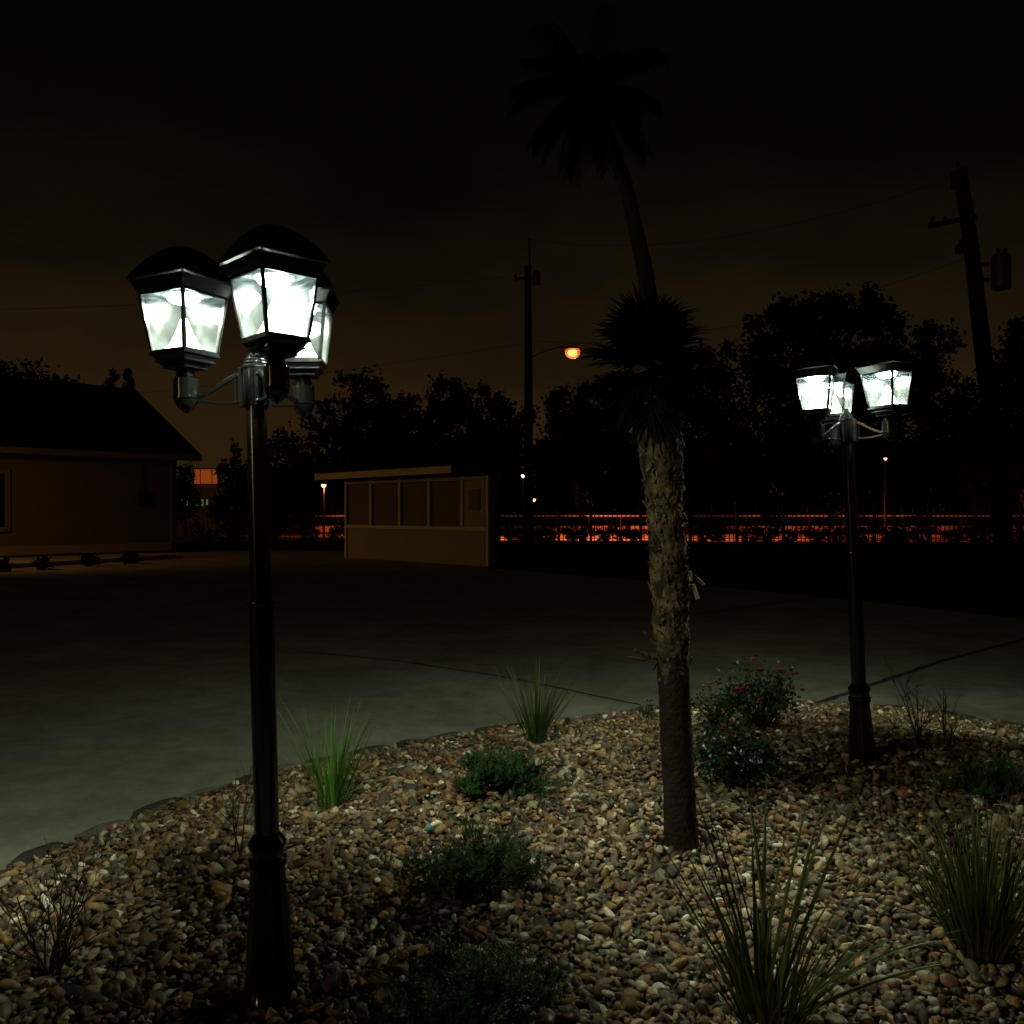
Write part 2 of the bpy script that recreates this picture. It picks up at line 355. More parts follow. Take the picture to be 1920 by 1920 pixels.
# ------------------------------------------------------------------ edging stones
def edging():
    cum=[0]
    for a,b in zip(edge[:-1],edge[1:]): cum.append(cum[-1]+math.hypot(b[0]-a[0],b[1]-a[1]))
    def along(s):
        for i in range(len(edge)-1):
            if cum[i]<=s<=cum[i+1]:
                t=(s-cum[i])/(cum[i+1]-cum[i]); a,b=edge[i],edge[i+1]; return Vector((a[0]+(b[0]-a[0])*t,a[1]+(b[1]-a[1])*t,0)),math.atan2(b[1]-a[1],b[0]-a[0])
    s=cum[2]-.25; stones=[]; shapes,Fc=stone_shapes(8,4)
    while s<cum[-3]+.3:
        L=random.uniform(.16,.42); stones.append((s+L/2,L)); s+=L+random.uniform(.0,.05)
    cols=['tan','dark brown']
    for i,(c,L) in enumerate(stones):
        p,a=along(min(c,cum[-1]-.01)); V0=shapes[i%8]*(1+np.array([.10*mnoise.noise(Vector(q)*4+Vector((i,0,0)))+.05*mnoise.noise(Vector(q)*9) for q in shapes[i%8]]))[:,None]; V=V0*np.array([L/2*1.05,random.uniform(.035,.065),random.uniform(.018,.026)])
        V=V+np.array([0,0,.009]); px=960+p.x/p.y*F
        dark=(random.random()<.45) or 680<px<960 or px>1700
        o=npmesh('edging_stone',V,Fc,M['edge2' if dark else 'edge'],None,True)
        o.location=p+Vector((0,random.uniform(-.015,.015),0)); o.rotation_euler=(random.uniform(-.08,.08),random.uniform(-.05,.05),a+random.uniform(-.08,.08))
        mark = 'left of the near lamp post' if px<470 else 'from near lamp post to palm trunk' if px<1250 else 'from palm trunk to far lamp post' if px<1600 else 'right of far lamp post'
        stones[i]=(o,mark,dark)
    cnt={}
    tot={}
    for o,mk,d in stones: tot[mk]=tot.get(mk,0)+1
    ordn=['first','second','third','fourth','fifth','sixth','seventh','eighth','ninth','tenth','eleventh','twelfth','thirteenth','fourteenth','fifteenth','sixteenth','seventeenth','eighteenth','nineteenth','twentieth']
    for o,mk,d in stones:
        k=cnt.get(mk,0); cnt[mk]=k+1
        tag(o,f"{'dark' if d else 'tan'} border rock, {ordn[min(k,19)]} rightwards of those {mk}",'edging stone','flat rocks bordering the gravel bed')
edging()

# ------------------------------------------------------------------ lamp posts
def square(r,z): return [(r*math.cos(a),r*math.sin(a),z) for a in (0,math.pi/2,math.pi,3*math.pi/2)]
def sqlathe(mb,prof,cap0=True,cap1=True): mb.lathe(prof,4,cap0=cap0,cap1=cap1)
PLED=POWER=1.0
def make_lantern(root,pos,rot):
    b=MB()      # frame: corner bars, top and bottom rims
    T=(.136,2.197); B=(.102,2.006)
    for k in range(4):
        a=k*math.pi/2; d=Vector((math.cos(a),math.sin(a),0)); a2=(k+1)*math.pi/2; d2=Vector((math.cos(a2),math.sin(a2),0))
        p0=d*B[0]+Vector((0,0,B[1])); p1=d*T[0]+Vector((0,0,T[1])); sd=Vector((-d.y,d.x,0))
        w=.0072
        b.add([p0-sd*w-d*.004,p0+d*.003,p0+sd*w-d*.004,p0-d*.012,p1-sd*w-d*.004,p1+d*.003,p1+sd*w-d*.004,p1-d*.012],[(0,1,5,4),(1,2,6,5),(2,3,7,6),(3,0,4,7)])
        b.beam(d*(T[0]-.004)+Vector((0,0,2.196)),d2*(T[0]-.004)+Vector((0,0,2.196)),.009,.010)
        b.beam(d*(B[0]-.003)+Vector((0,0,2.010)),d2*(B[0]-.003)+Vector((0,0,2.010)),.007,.008)
    fr=b.build('lantern',M['black'],root); fr.location=(pos[0],pos[1],1.84*.07); fr.scale=(.93,.93,.93); fr.rotation_euler=(0,0,rot)
    r=MB()      # roof: convex hip with lip and skirt
    H=.112; z0=2.240; w=.173
    prof=[(w*f,z0+H*h) for h,f in((0,1.0),(.05,1.005),(.08,.975),(.16,.955),(.30,.90),(.46,.82),(.64,.71),(.80,.56),(.90,.42),(.965,.30),(1.0,.16))]
    # rounded square rings
    n=32; base=0; ring=[]
    def rsq(rad,z,kk=.25):
        out=[]
        for i in range(n):
            a=2*math.pi*i/n; m=(a+math.pi/4)%(math.pi/2)-math.pi/4
            # diamond with corners on the axes
            aa=abs(m); rr=rad*math.cos(math.pi/4)/math.cos(math.pi/4-aa); rr=rr*(1-kk*.25)+rad*.82*kk*.25
            out.append((rr*math.cos(a),rr*math.sin(a),z))
        return out
    kks=[0,0,.1,.3,.8,1.4,2,2.6,3.2,3.6,4]
    for (rad,z),kk in zip(prof,kks): ring.append(rsq(rad,z,kk))
    skirt=[rsq(.162,2.236,0),rsq(.1385,2.200,0),rsq(.131,2.200,0),rsq(.131,2.212,0)]
    allr=skirt[::-1]+ring; vs=[v for rr in allr for v in rr]; fs=[]
    for i in range(len(allr)-1):
        for k in range(n): k2=(k+1)%n; fs.append((i*n+k,i*n+k2,(i+1)*n+k2,(i+1)*n+k))
    fs.append(tuple((len(allr)-1)*n+k for k in range(n)))
    r.add(vs,fs); r.build('lantern_roof',M['black'],fr,True)
    c=MB(); c.add([v for v in rsq(.130,2.208,0)],[tuple(range(n))[::-1]]); c.lathe([(.062,2.207),(.062,2.198),(.054,2.196)],20,cap0=False); c.build('lamp_housing',M['ceil'],fr)
    e=MB(); e.lathe([(.052,2.1955),(.050,2.186),(.040,2.177),(.022,2.171),(.006,2.170)],20); e.build('led_lamp',M['led'],fr,True)
    for k in range(4):      # glass panes
        a=k*math.pi/2; a2=a+math.pi/2; d=Vector((math.cos(a),math.sin(a),0)); d2=Vector((math.cos(a2),math.sin(a2),0))
        def mixp(q,rad,z): v=d*(1-q)+d2*q; return v*rad+Vector((0,0,z))
        g=MB(); g.add([mixp(.04,B[0]-.004,2.011),mixp(.96,B[0]-.004,2.011),mixp(.97,T[0]-.004,2.194),mixp(.03,T[0]-.004,2.194)],[(0,1,2,3)])
        g.build('glass_pane',M['glass'],fr)
    q=MB(); q.lathe([(.066,2.009),(.060,2.016),(.040,2.050),(.024,2.085),(.013,2.115),(.004,2.128)],24,cap0=False); q.build('reflector_cone',M['white'],fr,True)
    s=MB()      # foot: plate, steps, ringed neck, cup, tip
    sqlathe(s,[(.1085,2.0055),(.1085,1.998),(.098,1.996),(.086,1.982),(.094,1.981),(.094,1.977),(.080,1.974),(.064,1.962),(.070,1.961),(.070,1.957),(.040,1.952)],cap1=False)
    s.lathe([(.022,1.953),(.030,1.951),(.024,1.946),(.031,1.942),(.025,1.937),(.034,1.933),(.029,1.929),(.0385,1.924),(.0385,1.868),(.041,1.867),(.041,1.861),(.037,1.858),(.036,1.848),(.026,1.832),(.011,1.818),(.004,1.812)],28,cap0=False)
    s.build('lantern_foot',M['black'],fr,True)
    L=bpy.data.lights.new('led_light','AREA'); L.shape='DISK'; L.size=.05; L.energy=LEDW; L.color=(.97,1.0,.78)
    lo=bpy.data.objects.new('led_light',L); COL.objects.link(lo); lo.parent=fr; lo.location=(0,0,2.167)
    return fr
def make_post(loc,label,phis,rots,tilt):
    root=thing('lamp_post',loc,label,'lamp post','three headed garden lamp posts')
    root.rotation_euler=tilt
    p=MB(); p.lathe([(.0375,.50),(.0375,1.222),(.043,1.224),(.0445,1.230),(.043,1.237),(.0315,1.240),(.0305,1.835)],32); p.build('pole',M['black'],root,True)
    bs=MB(); bs.lathe([(.105,-.05),(.105,.012),(.092,.022),(.080,.035),(.074,.10),(.060,.30),(.051,.42),(.053,.425),(.058,.435),(.058,.452),(.050,.460),(.050,.482),(.056,.488),(.058,.500),(.050,.512),(.041,.524),(.038,.53)],64,flute=(4,6)); bs.build('pole_base',M['black'],root,True)
    h=MB(); h.lathe([(.034,1.83),(.0375,1.836),(.0375,1.945),(.040,1.948),(.040,1.954),(.035,1.958),(.037,1.963),(.031,1.968),(.032,1.973),(.025,1.979),(.0255,1.984),(.018,1.990),(.012,1.997),(.010,2.003),(.003,2.009)],32); h.build('hub',M['black'],root,True)
    r=.212
    for phi,rot in zip(phis,rots):
        d=Vector((math.sin(R(phi)),-math.cos(R(phi)),0)); u=Vector((0,0,1))
        a=MB()
        up=[]; 
        for t in np.linspace(0,1,13):
            rr=.040+(.187-.040)*t; z=1.932-.066*(t*t*(3-2*t))**.85; up.append(d*rr+u*z)
        for i in range(12): a.beam(up[i],up[i+1]+(up[i+1]-up[i])*.05,.014,.013)
        lo=[d*(.040+.142*t)+u*(1.846+.006*math.sin(math.pi*t)*-1+.008*t) for t in np.linspace(0,1,7)]
        for i in range(6): a.beam(lo[i],lo[i+1]+(lo[i+1]-lo[i])*.05,.014,.009)
        a.beam(d*.062+u*1.846,d*.062+u*1.922,.009,.009)
        a.box(d*.041+u*1.890,(.030,.016,.120),Matrix.Rotation(R(phi),3,'Z'))
        for z in (1.845,1.925):
            for sx in(-1,1):
                a.tube([d*.047+u*z+Vector((d.y,-d.x,0))*sx*.009,d*.053+u*z+Vector((d.y,-d.x,0))*sx*.009],.0042,8)
        a.build('arm',M['black'],root,bevel=.0015)
        make_lantern(root,d*r,R(rot-90))
    return root
LEDW=11.5
near_p=Vector((-.737,2.61,-.008))
make_post((near_p.x,near_p.y,near_p.z-.0),'near black lamp post, tall at left, its three lit lanterns filling with white light',(32,-88,152),(1,20,49.5),(0,R(-1.4),0))
fp=Vector(((1619-960)/F*4.6,4.6,.05))
print('far lamp',fp)
make_post((fp.x,fp.y,fp.z-.0),'far black lamp post standing behind the gravel bed on the right, smaller in view',(55,-65,175),(-11.5,18,6.5),(0,R(-2.7),0))

# ------------------------------------------------------------------ plants
def ribbon(mb,pts,ws,n_side):
    """V-section blade"""
    m=len(pts); base=len(mb.v)
    for i,p in enumerate(pts):
        t=(pts[min(i+1,m-1)]-pts[max(i-1,0)]).normalized(); sd=t.cross(n_side)
        sd=sd.normalized() if sd.length>1e-4 else Vector((1,0,0)); nn=sd.cross(t).normalized()
        mb.v+= [tuple(p-sd*ws[i]+nn*ws[i]*.45),tuple(p),tuple(p+sd*ws[i]+nn*ws[i]*.45)]
    for i in range(m-1):
        a=base+3*i; mb.f+=[(a,a+1,a+4,a+3),(a+1,a+2,a+5,a+4)]
def blade(mb,base,az,lean,L,w,droop,seg=9):
    d=Vector((math.cos(az),math.sin(az),0)); pts=[]; p=Vector(base); ang=lean
    for i in range(seg+1):
        pts.append(p.copy()); p=p+(d*math.sin(ang)+Vector((0,0,1))*math.cos(ang))*L/seg; ang+=droop/seg*(.4+1.2*i/seg)
    ws=[w*(.75+.25*math.sin(min(1,i/seg*1.6)*math.pi/2))*(1-(i/seg)**2.6)+.0003 for i in range(seg+1)]
    sdv=Vector((-d.y,d.x,0)); nn=d*math.cos(lean)-Vector((0,0,1))*math.sin(lean)+sdv*random.uniform(-.5,.5)
    ribbon(mb,pts,ws,nn)
def grass_tuft(loc,n,L,w,lean,label,m,spread=.05,droop=.7,extra=(),xl=1.0,group='grass tufts in the gravel'):
    mb=MB()
    for i in range(n):
        a=random.uniform(0,2*math.pi); r=spread*math.sqrt(random.random())
        blade(mb,(r*math.cos(a),r*math.sin(a),-.01),a+random.uniform(-.5,.5),random.uniform(.02,lean),L*random.uniform(.45,1.0),w*random.uniform(.6,1),random.uniform(.1,droop))
    for az,ln,LL,dr in extra: blade(mb,(random.uniform(-.03,.03),random.uniform(-.03,.03),0),az,ln,LL*xl,w,dr,14)
    o=mb.build('grass_tuft',m,None,True,loc); tag(o,label,'grass tuft',group); return o
grass_tuft(G(622,1512),70,.54,.0050,.46,'bright green upright grass tuft just right of the near lamp post',M['grassbright'],.055,.6,[(2.9,.52,.56,.25),(3.2,.40,.58,.2),(.1,.32,.5,.1),(3.1,.9,.34,.7),(.0,.85,.3,.8),(2.7,.6,.6,.1),(.3,.25,.58,.1),(.2,.4,.55,.05)])
grass_tuft(G(1005,1398),115,.54,.0046,.48,'dark slender grass tuft beside the pavement, left of the palm trunk',M['grass'],.04,.55,[(.1,.55,.48,.25),(3.1,.5,.50,.3),(.0,.45,.5,.5),(.2,.65,.48,.3),(2.9,.35,.5,.2),(.4,.35,.52,.3),(3.3,.7,.42,.6)])
g6=G(1440,1925)
grass_tuft(g6,80,.44,.0078,.62,'large arching grass tuft in the right foreground, cut off by the bottom edge',M['grassdark'],.08,.7,
  [(2.75,.28,.62,.12),(2.9,.22,.58,.15),(2.5,.3,.56,.2),(3.0,.42,.50,.1),(3.2,.5,.52,.15),(2.8,.62,.46,.2),(.5,.30,.56,.15),(.3,.42,.60,.12),(.1,.50,.55,.15),(.35,.22,.55,.1),(.0,.8,.5,.9),(.2,.9,.45,.7),(-.1,1.0,.48,.5),(.1,1.05,.55,.45),(1.2,.25,.58,.2),(1.8,.2,.56,.15),(2.3,.2,.5,.3),(2.9,.35,.42,.3),(.6,.15,.5,.3),(1.5,.1,.46,.2),(2.85,.33,.66,.1),(2.95,.47,.6,.2),(.4,.36,.62,.1),(.2,.55,.6,.2)],xl=1.22)
grass_tuft(G(1838,1785),230,.56,.0052,.62,'dense dark grass tuft at the right edge of the photo',M['grassdark'],.08,.75,[(2.9,.8,.50,.9),(3.0,.7,.55,1.0),(3.1,.95,.42,.7),(2.7,.6,.45,.8),(2.2,.2,.50,.1),(.5,.2,.5,.1),(1.4,.1,.52,.1)])

def needle_shrub(loc,rx,ry,h,n,label,lean=0,group='low needle leaved shrubs'):
    root=thing('low_shrub',loc,label,'shrub',group)
    st=MB(); V=[];Fc=[]
    rx*=1.2; ry*=1.15; lobes=[]
    for j in range(9):
        a=j*2.4+random.uniform(-.5,.5); q=random.uniform(.25,.95); lobes.append(Vector((rx*q*math.cos(a),ry*q*math.sin(a),h*random.uniform(.45,1.05)*math.sqrt(max(.15,1-.75*q*q)))))
    for i in range(n):
        lb=random.choice(lobes); tip=lb*random.uniform(.55,1.05)+Vector((random.gauss(0,rx*.15),random.gauss(0,ry*.15),random.gauss(0,h*.09))); tip.z=max(.02,tip.z)
        mid=tip*.5+Vector((0,0,-h*.10)); pts=[Vector((0,0,-.01)),mid*.5,mid,tip*.8+mid*.05,tip]
        if i%4==0: st.tube([Vector((0,0,-.01)),mid*.6,mid,tip],[.004,.003,.0022,.001],5)
        # sprig: several little shoots with needles near the tip
        for k in range(random.randint(6,9)):
            sp=mid.lerp(tip,random.uniform(.3,1.0))+Vector((random.gauss(0,.012),random.gauss(0,.012),random.gauss(0,.008))); dv=Vector((random.gauss(0,1),random.gauss(0,1),random.uniform(.2,1.6))).normalized()+ (tip-mid).normalized()*.8; dv.normalize()
            Ls=random.uniform(.02,.05)
            for j in range(16):
                t=j/15; c=sp+dv*Ls*t; an=j*2.4; ref=Vector((0,0,1)) if abs(dv.z)<.9 else Vector((1,0,0)); a1=dv.cross(ref).normalized(); a2=dv.cross(a1)
                nd=(a1*math.cos(an)+a2*math.sin(an))*.8+dv*(.4+.8*t); nd.normalize(); ln=random.uniform(.014,.023)*(1-.35*t); w=.0023
                sd=nd.cross(dv); sd=sd.normalized() if sd.length>1e-3 else a1
                b0=len(V); V+= [c-sd*w*.6,c+nd*ln*.5-sd*w,c+nd*ln,c+nd*ln*.5+sd*w]; Fc.append((b0,b0+1,b0+2,b0+3))
    st.build('stem',M['twig'],root)
    npmesh('foliage',np.array([tuple(v) for v in V]),np.array(Fc),M['shrub'],root,False)
    return root
needle_shrub(G(893,1672),0.25,.16,.27,150,'bushy dark green shrub in the middle of the gravel, left of the palm trunk foot')
needle_shrub(G(930,1490),0.27,.16,.21,160,'low spreading dark shrub beneath the slender grass tuft')
needle_shrub(G(880,1935),0.28,.17,.28,170,'dark green shrub cut off by the bottom edge, right of the near lamp post base')
needle_shrub(G(1850,1492),.28,.16,.20,90,'shadowy low shrub at the right edge, right of the far lamp post base')

def leafy(name,loc,rx,ry,h,nst,leaf,m,label,cat,flowers=(),twigr=.003,dens_=5,group=None,flower_size=.02,top=None):
    root=thing(name,loc,label,cat,group); st=MB(); V=[];Fc=[]
    for i in range(nst):
        a=random.uniform(0,2*math.pi); q=math.sqrt(random.random())
        tip=Vector((rx*q*math.cos(a),ry*q*math.sin(a),h*random.uniform(.45,1)*math.sqrt(max(.1,1-.6*q*q))))
        mid=tip*.5+Vector((tip.x*.1,tip.y*.1,h*.05)); path=[Vector((0,0,-.01)),mid*.55,mid,tip]
        st.tube(path,[twigr,twigr*.8,twigr*.6,twigr*.3],5)
        for k in range(dens_):
            t=random.uniform(.25,1.02); c=mid.lerp(tip,(t-.4)/.6) if t>.4 else mid*(t/.4)
            c=c+Vector((random.gauss(0,1),random.gauss(0,1),random.gauss(0,.7)))*leaf*.9
            n=Vector((random.gauss(0,1),random.gauss(0,1),random.uniform(.1,1.3))).normalized(); d=n.orthogonal().normalized(); d=Matrix.Rotation(random.uniform(0,6.28),3,n)@d; s=n.cross(d)
            L=leaf*random.uniform(.7,1.2); w=L*.34; b0=len(V)
            V+= [c,c+d*L*.45-s*w+n*w*.3,c+d*L-n*L*.1,c+d*L*.45+s*w+n*w*.3,c+d*L*.5]
            Fc+= [(b0,b0+1,b0+2,b0+4),(b0,b0+4,b0+2,b0+3)]
    st.build('stem',M['twig'],root)
    npmesh('foliage',np.array([tuple(v) for v in V]),np.array(Fc),m,root,False)
    for f in flowers:
        fl=MB(); c=Vector(f)
        for ringn,(rr,tt,cnt) in enumerate(((1,.9,6),(.7,.55,5),(.4,.25,4))):
            for k in range(cnt):
                a=2*math.pi*k/cnt+ringn*.5; d=Vector((math.cos(a),math.sin(a),0)); s=Vector((-d.y,d.x,0)); r_=flower_size*rr; up=Vector((0,0,1))
                fl.add([c,c+d*r_*math.sin(tt)*.7-s*r_*.5+up*r_*.6*math.cos(tt),c+d*r_*math.sin(tt)*1.15+up*r_*math.cos(tt)*1.1,c+d*r_*math.sin(tt)*.7+s*r_*.5+up*r_*.6*math.cos(tt)],[(0,1,2,3)])
        fl.build('flower',M['petal'],root)
    return root
rb=G(1425,1368)
def off(px,py,base): # offset relative to base at the same depth
    return P(px,py,base.y)-base
leafy('rose_bush',rb,.30,.2,.46,75,.034,M['roseleaf'],'rose bush with small red flowers between the palm and the far lamp post','rose bush',
  [off(1410,1238,rb)+Vector((0,-.03,0)),off(1463,1259,rb),off(1484,1263,rb)+Vector((0,-.05,0)),off(1378,1296,rb)+Vector((0,-.1,0)),off(1374,1291,rb)+Vector((0,-.08,0)),off(1385,1288,rb)+Vector((0,-.09,0)),off(1430,1258,rb),off(1413,1306,rb)+Vector((0,-.15,0))],dens_=15,flower_size=.028)
rb2=G(1338,1362)
leafy('rose_bush',rb2,.15,.12,.27,26,.028,M['roseleaf'],'small rose bush with red buds close to the right side of the palm trunk','rose bush',
  [off(1350,1275,rb2),off(1342,1280,rb2),off(1320,1289,rb2),off(1332,1283,rb2)],dens_=12,flower_size=.019)
leafy('leafy_shrub',G(1375,1478),.24,.18,.36,95,.036,M['leafgloss'],'glossy broad leaved shrub on the right of the palm trunk','shrub',dens_=9)
leafy('seedling',G(1213,1352),.07,.06,.17,14,.02,M['roseleaf'],'small sprig plant at the pavement edge left of the palm trunk','plant',dens_=8)

def twiggy(loc,n,L,lean,label,leaves=0,group='bare twiggy plants',seed=1):
    rs=random.Random(seed); root=thing('twiggy_plant',loc,label,'plant',group); st=MB(); tips=[]
    def grow(p,d,L,r,depth):
        seg=4; pts=[p]; 
        for i in range(seg):
            d=(d+Vector((rs.gauss(0,.10),rs.gauss(0,.10),rs.gauss(0,.05)))).normalized(); p=p+d*L/seg; pts.append(p)
        st.tube(pts,[r*(1-.6*i/seg) for i in range(seg+1)],5); tips.append(p)
        if depth>0:
            for k in range(rs.randint(2,4)):
                q=pts[rs.randint(1,seg)]; dd=(d+Vector((rs.gauss(0,.5),rs.gauss(0,.5),rs.uniform(0,.5)))).normalized(); grow(q,dd,L*rs.uniform(.35,.6),r*.55,depth-1)
    for i in range(n):
        a=rs.uniform(0,2*math.pi); l=rs.uniform(.1,lean); grow(Vector((rs.gauss(0,.015),rs.gauss(0,.015),-.01)),Vector((math.cos(a)*math.sin(l),math.sin(a)*math.sin(l),math.cos(l))),L*rs.uniform(.6,1),.0042,2)
    st.build('stem',M['twig'],root)
    if leaves:
        for p in rs.sample(tips,min(leaves,len(tips))):
            n=Vector((rs.gauss(0,1),rs.gauss(0,1),1)).normalized(); d=n.orthogonal().normalized(); s=n.cross(d); q=rs.uniform(.012,.022)
            lf=MB(); lf.add([p,p+d*q-s*q*.5,p+d*q*2,p+d*q+s*q*.5],[(0,1,2,3)]); lf.build('leaf',M['dryleaf'],root)
    return root
twiggy(G(95,1828),16,.33,.8,'bare dark twiggy plant in the gravel at the left edge',0,seed=3)
twiggy(G(452,1600),3,.30,.25,'thin leafless stem just left of the near lamp post',0,seed=5)
twiggy(G(1722,1392),8,.36,.5,'wispy twig plant with yellow leaves right of the far lamp post',7,seed=6)
twiggy(G(1772,1396),6,.27,.45,'sparse leafless twig clump near the pavement, right of the yellow leaved one',0,seed=8)
# small teal scrap
sc=MB(); q=G(803,1562); sc.add([(-.018,-.008,0),(.012,-.012,.004),(.020,.006,.012),(-.006,.012,.02),(-.018,-.008,.004),(.012,-.012,.008),(.020,.006,.016),(-.006,.012,.024)],[(0,1,2,3),(4,7,6,5),(0,4,5,1),(1,5,6,2),(2,6,7,3),(3,7,4,0)])
tag(sc.build('plastic_scrap',M['teal'],None,False,(q.x,q.y,q.z+.012)),'tiny teal plastic scrap lying on the pebbles behind the middle shrub','scrap')

# ------------------------------------------------------------------ near palm
def trunk_mesh(root,name,pts,rad,m,rough,rings,n=40,steps=150,ysplit=None):
    cv=[]; 
    P_=[Vector(p) for p in pts]
    cum=[0]
    for a,b in zip(P_[:-1],P_[1:]): cum.append(cum[-1]+(b-a).length)
    def samp(s):
        for i in range(len(P_)-1):
            if s<=cum[i+1]+1e-9:
                t=(s-cum[i])/(cum[i+1]-cum[i]); t2=t
                return P_[i].lerp(P_[i+1],t2),rad[i]+(rad[i+1]-rad[i])*t2
        return P_[-1],rad[-1]
    V=[];
    for i in range(steps+1):
        s=cum[-1]*i/steps; p,r=samp(s); f=rough(s/cum[-1])
        for k in range(n):
            a=2*math.pi*k/n; q=Vector((math.cos(a)*1.6,math.sin(a)*1.6,s*9))
            nn=mnoise.noise(q*1.4)*.6+mnoise.noise(q*3.7+Vector((5,5,5)))*.4
            ringv=rings*math.sin(s*2*math.pi/.028+nn*2)*(1-f)
            rr=r*(1+.34*f*nn+ringv+.05*nn*(1-f)); V.append((p.x+rr*math.cos(a),p.y+rr*math.sin(a),p.z))
    Fc=[(i*n+k,i*n+(k+1)%n,(i+1)*n+(k+1)%n,(i+1)*n+k) for i in range(steps) for k in range(n)]
    V=np.array(V); o=npmesh(name,V,np.array(Fc),m,root,True); return o,samp,cum[-1]
pb=G(1279,1583); D=pb.y; print('palm depth',D)
palm=thing('palm_tree',pb,'small palm with rough flaking trunk in the middle of the gravel bed','palm tree')
def po(px,py): return P(px,py,D)-pb
tp=[po(1279,1600),po(1274,1500),po(1266,1340),po(1262,1240),po(1258,1150),po(1253,1040),po(1247,950),po(1240,860),po(1236,790),po(1225,700),po(1218,640)]
sc_=D/F
tr=[v*sc_ for v in (32,30,29,30,33,33,33,38,43,40,28)]
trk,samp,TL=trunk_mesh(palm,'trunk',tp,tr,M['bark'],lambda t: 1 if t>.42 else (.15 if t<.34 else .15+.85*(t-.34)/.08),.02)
# flakes of old leaf bases on the upper trunk
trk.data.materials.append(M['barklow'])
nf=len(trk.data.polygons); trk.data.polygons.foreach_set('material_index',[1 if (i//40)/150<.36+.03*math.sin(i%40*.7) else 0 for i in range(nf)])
V=[];Fc=[]
for i in range(760):
    t=random.triangular(.34,.86,.66); p,r=samp(TL*t); a=random.uniform(0,2*math.pi); d=Vector((math.cos(a),math.sin(a),0)); s=Vector((-d.y,d.x,0)); u=Vector((0,0,1))
    c=p+d*r*random.uniform(.90,1.0); w=random.uniform(.004,.017)*random.uniform(.6,1); L=random.uniform(.008,.034); o_=random.uniform(.05,.6)
    tw=random.uniform(-.6,.6); u2=(u+s*tw).normalized(); s2=(s-u*tw).normalized(); 
    if random.random()<.35: u2=-u2
    b0=len(V); tip=c+u2*L+d*L*o_
    V+= [c-s2*w,c+s2*w,tip+s2*w*.5,tip-s2*w*.6,c-s2*w+d*.004-u2*.003,c+s2*w+d*.004-u2*.003,tip+s2*w*.5+d*.004,tip-s2*w*.6+d*.004]
    Fc+= [(b0+a_,b0+b_,b0+c_,b0+d_) for a_,b_,c_,d_ in((0,1,2,3),(4,7,6,5),(0,4,5,1),(1,5,6,2),(2,6,7,3),(3,7,4,0))]
npmesh('leaf_bases',np.array([tuple(v) for v in V]),np.array(Fc),M['barkflake'],palm,False)['kind']='stuff'
def stub(pts,w,m): 
    mb=MB(); mb.tube([Vector(p) for p in pts],w,8); mb.build('frond_stub',m,palm,True)
D0=Vector((0,-.02,0))
stub([po(1245,1215),po(1222,1200)+D0,po(1205,1182)+D0],[.012,.010,.005],M['barkflake'])
stub([po(1245,1235),po(1215,1228)+D0,po(1188,1216)+D0*2],[.013,.012,.006],M['barkflake'])
stub([po(1245,1222),po(1205,1235)+D0,po(1175,1230)+D0],[.010,.009,.004],M['woodtrunk'])
stub([po(1282,1100),po(1298,1098)+D0,po(1306,1122)+D0],[.012,.012,.009],M['trim'])
stub([po(1282,1090),po(1300,1080)+D0,po(1318,1096)+D0],[.010,.011,.007],M['barkflake'])
stub([po(1270,1070),po(1290,1074)+D0*2,po(1290,1088)+D0*3],[.010,.012,.008],M['barkflake'])
stub([po(1215,805),po(1190,800)+D0,po(1180,812)+D0],[.014,.012,.008],M['barkflake'])
# fan fronds
def fan(mb,st,c0,az,el,Lp,Rf,droopf):
    d=Vector((math.cos(az)*math.cos(el),math.sin(az)*math.cos(el),math.sin(el))); 
    p1=c0+d*Lp*.6; p2=c0+d*Lp+Vector((0,0,-.04*Lp))
    st.tube([c0,p1,p2],[.007,.005,.0035],5)
    n=26; side=d.cross(Vector((0,0,1))); side=side.normalized() if side.length>.1 else Vector((1,0,0)); up=side.cross(d).normalized()
    for k in range(n):
        a=(k/(n-1)-.5)*R(230); e=d*math.cos(a)+side*math.sin(a)+up*.25*abs(math.sin(a)); e.normalize(); L=Rf*random.uniform(.75,1.05)*(1-.22*abs(a)/2); pts=[]; p=p2.copy(); dd=e.copy()
        for i in range(7):
            pts.append(p.copy()); p=p+dd*L/6; dd=(dd+Vector((0,0,-droopf*.12*i/2))+Vector((random.gauss(0,.04),random.gauss(0,.04),0))).normalized()
        ribbon(mb,pts,[.0035,.009,.011,.010,.007,.004,.0006],up)
leaves=MB(); stalk=MB(); cr=po(1216,690)
for i in range(54):
    az=i*2.399+random.uniform(-.2,.2); q=i/53; el=R(-70+158*q)+random.uniform(-.15,.15)
    fan(leaves,stalk,cr+Vector((0,0,-.06+.12*q)),az,el,random.uniform(.07,.14),random.uniform(.17,.25),.9)
for az,el in((.2,R(-12)),(.0,R(8)),(3.3,R(-25)),(2.9,R(15)),(3.1,R(-38))):
    fan(leaves,stalk,cr,az,el,.15,.22,1.0)
leaves.build('fronds',M['frond'],palm); stalk.build('frond_stalks',M['frondstalk'],palm)

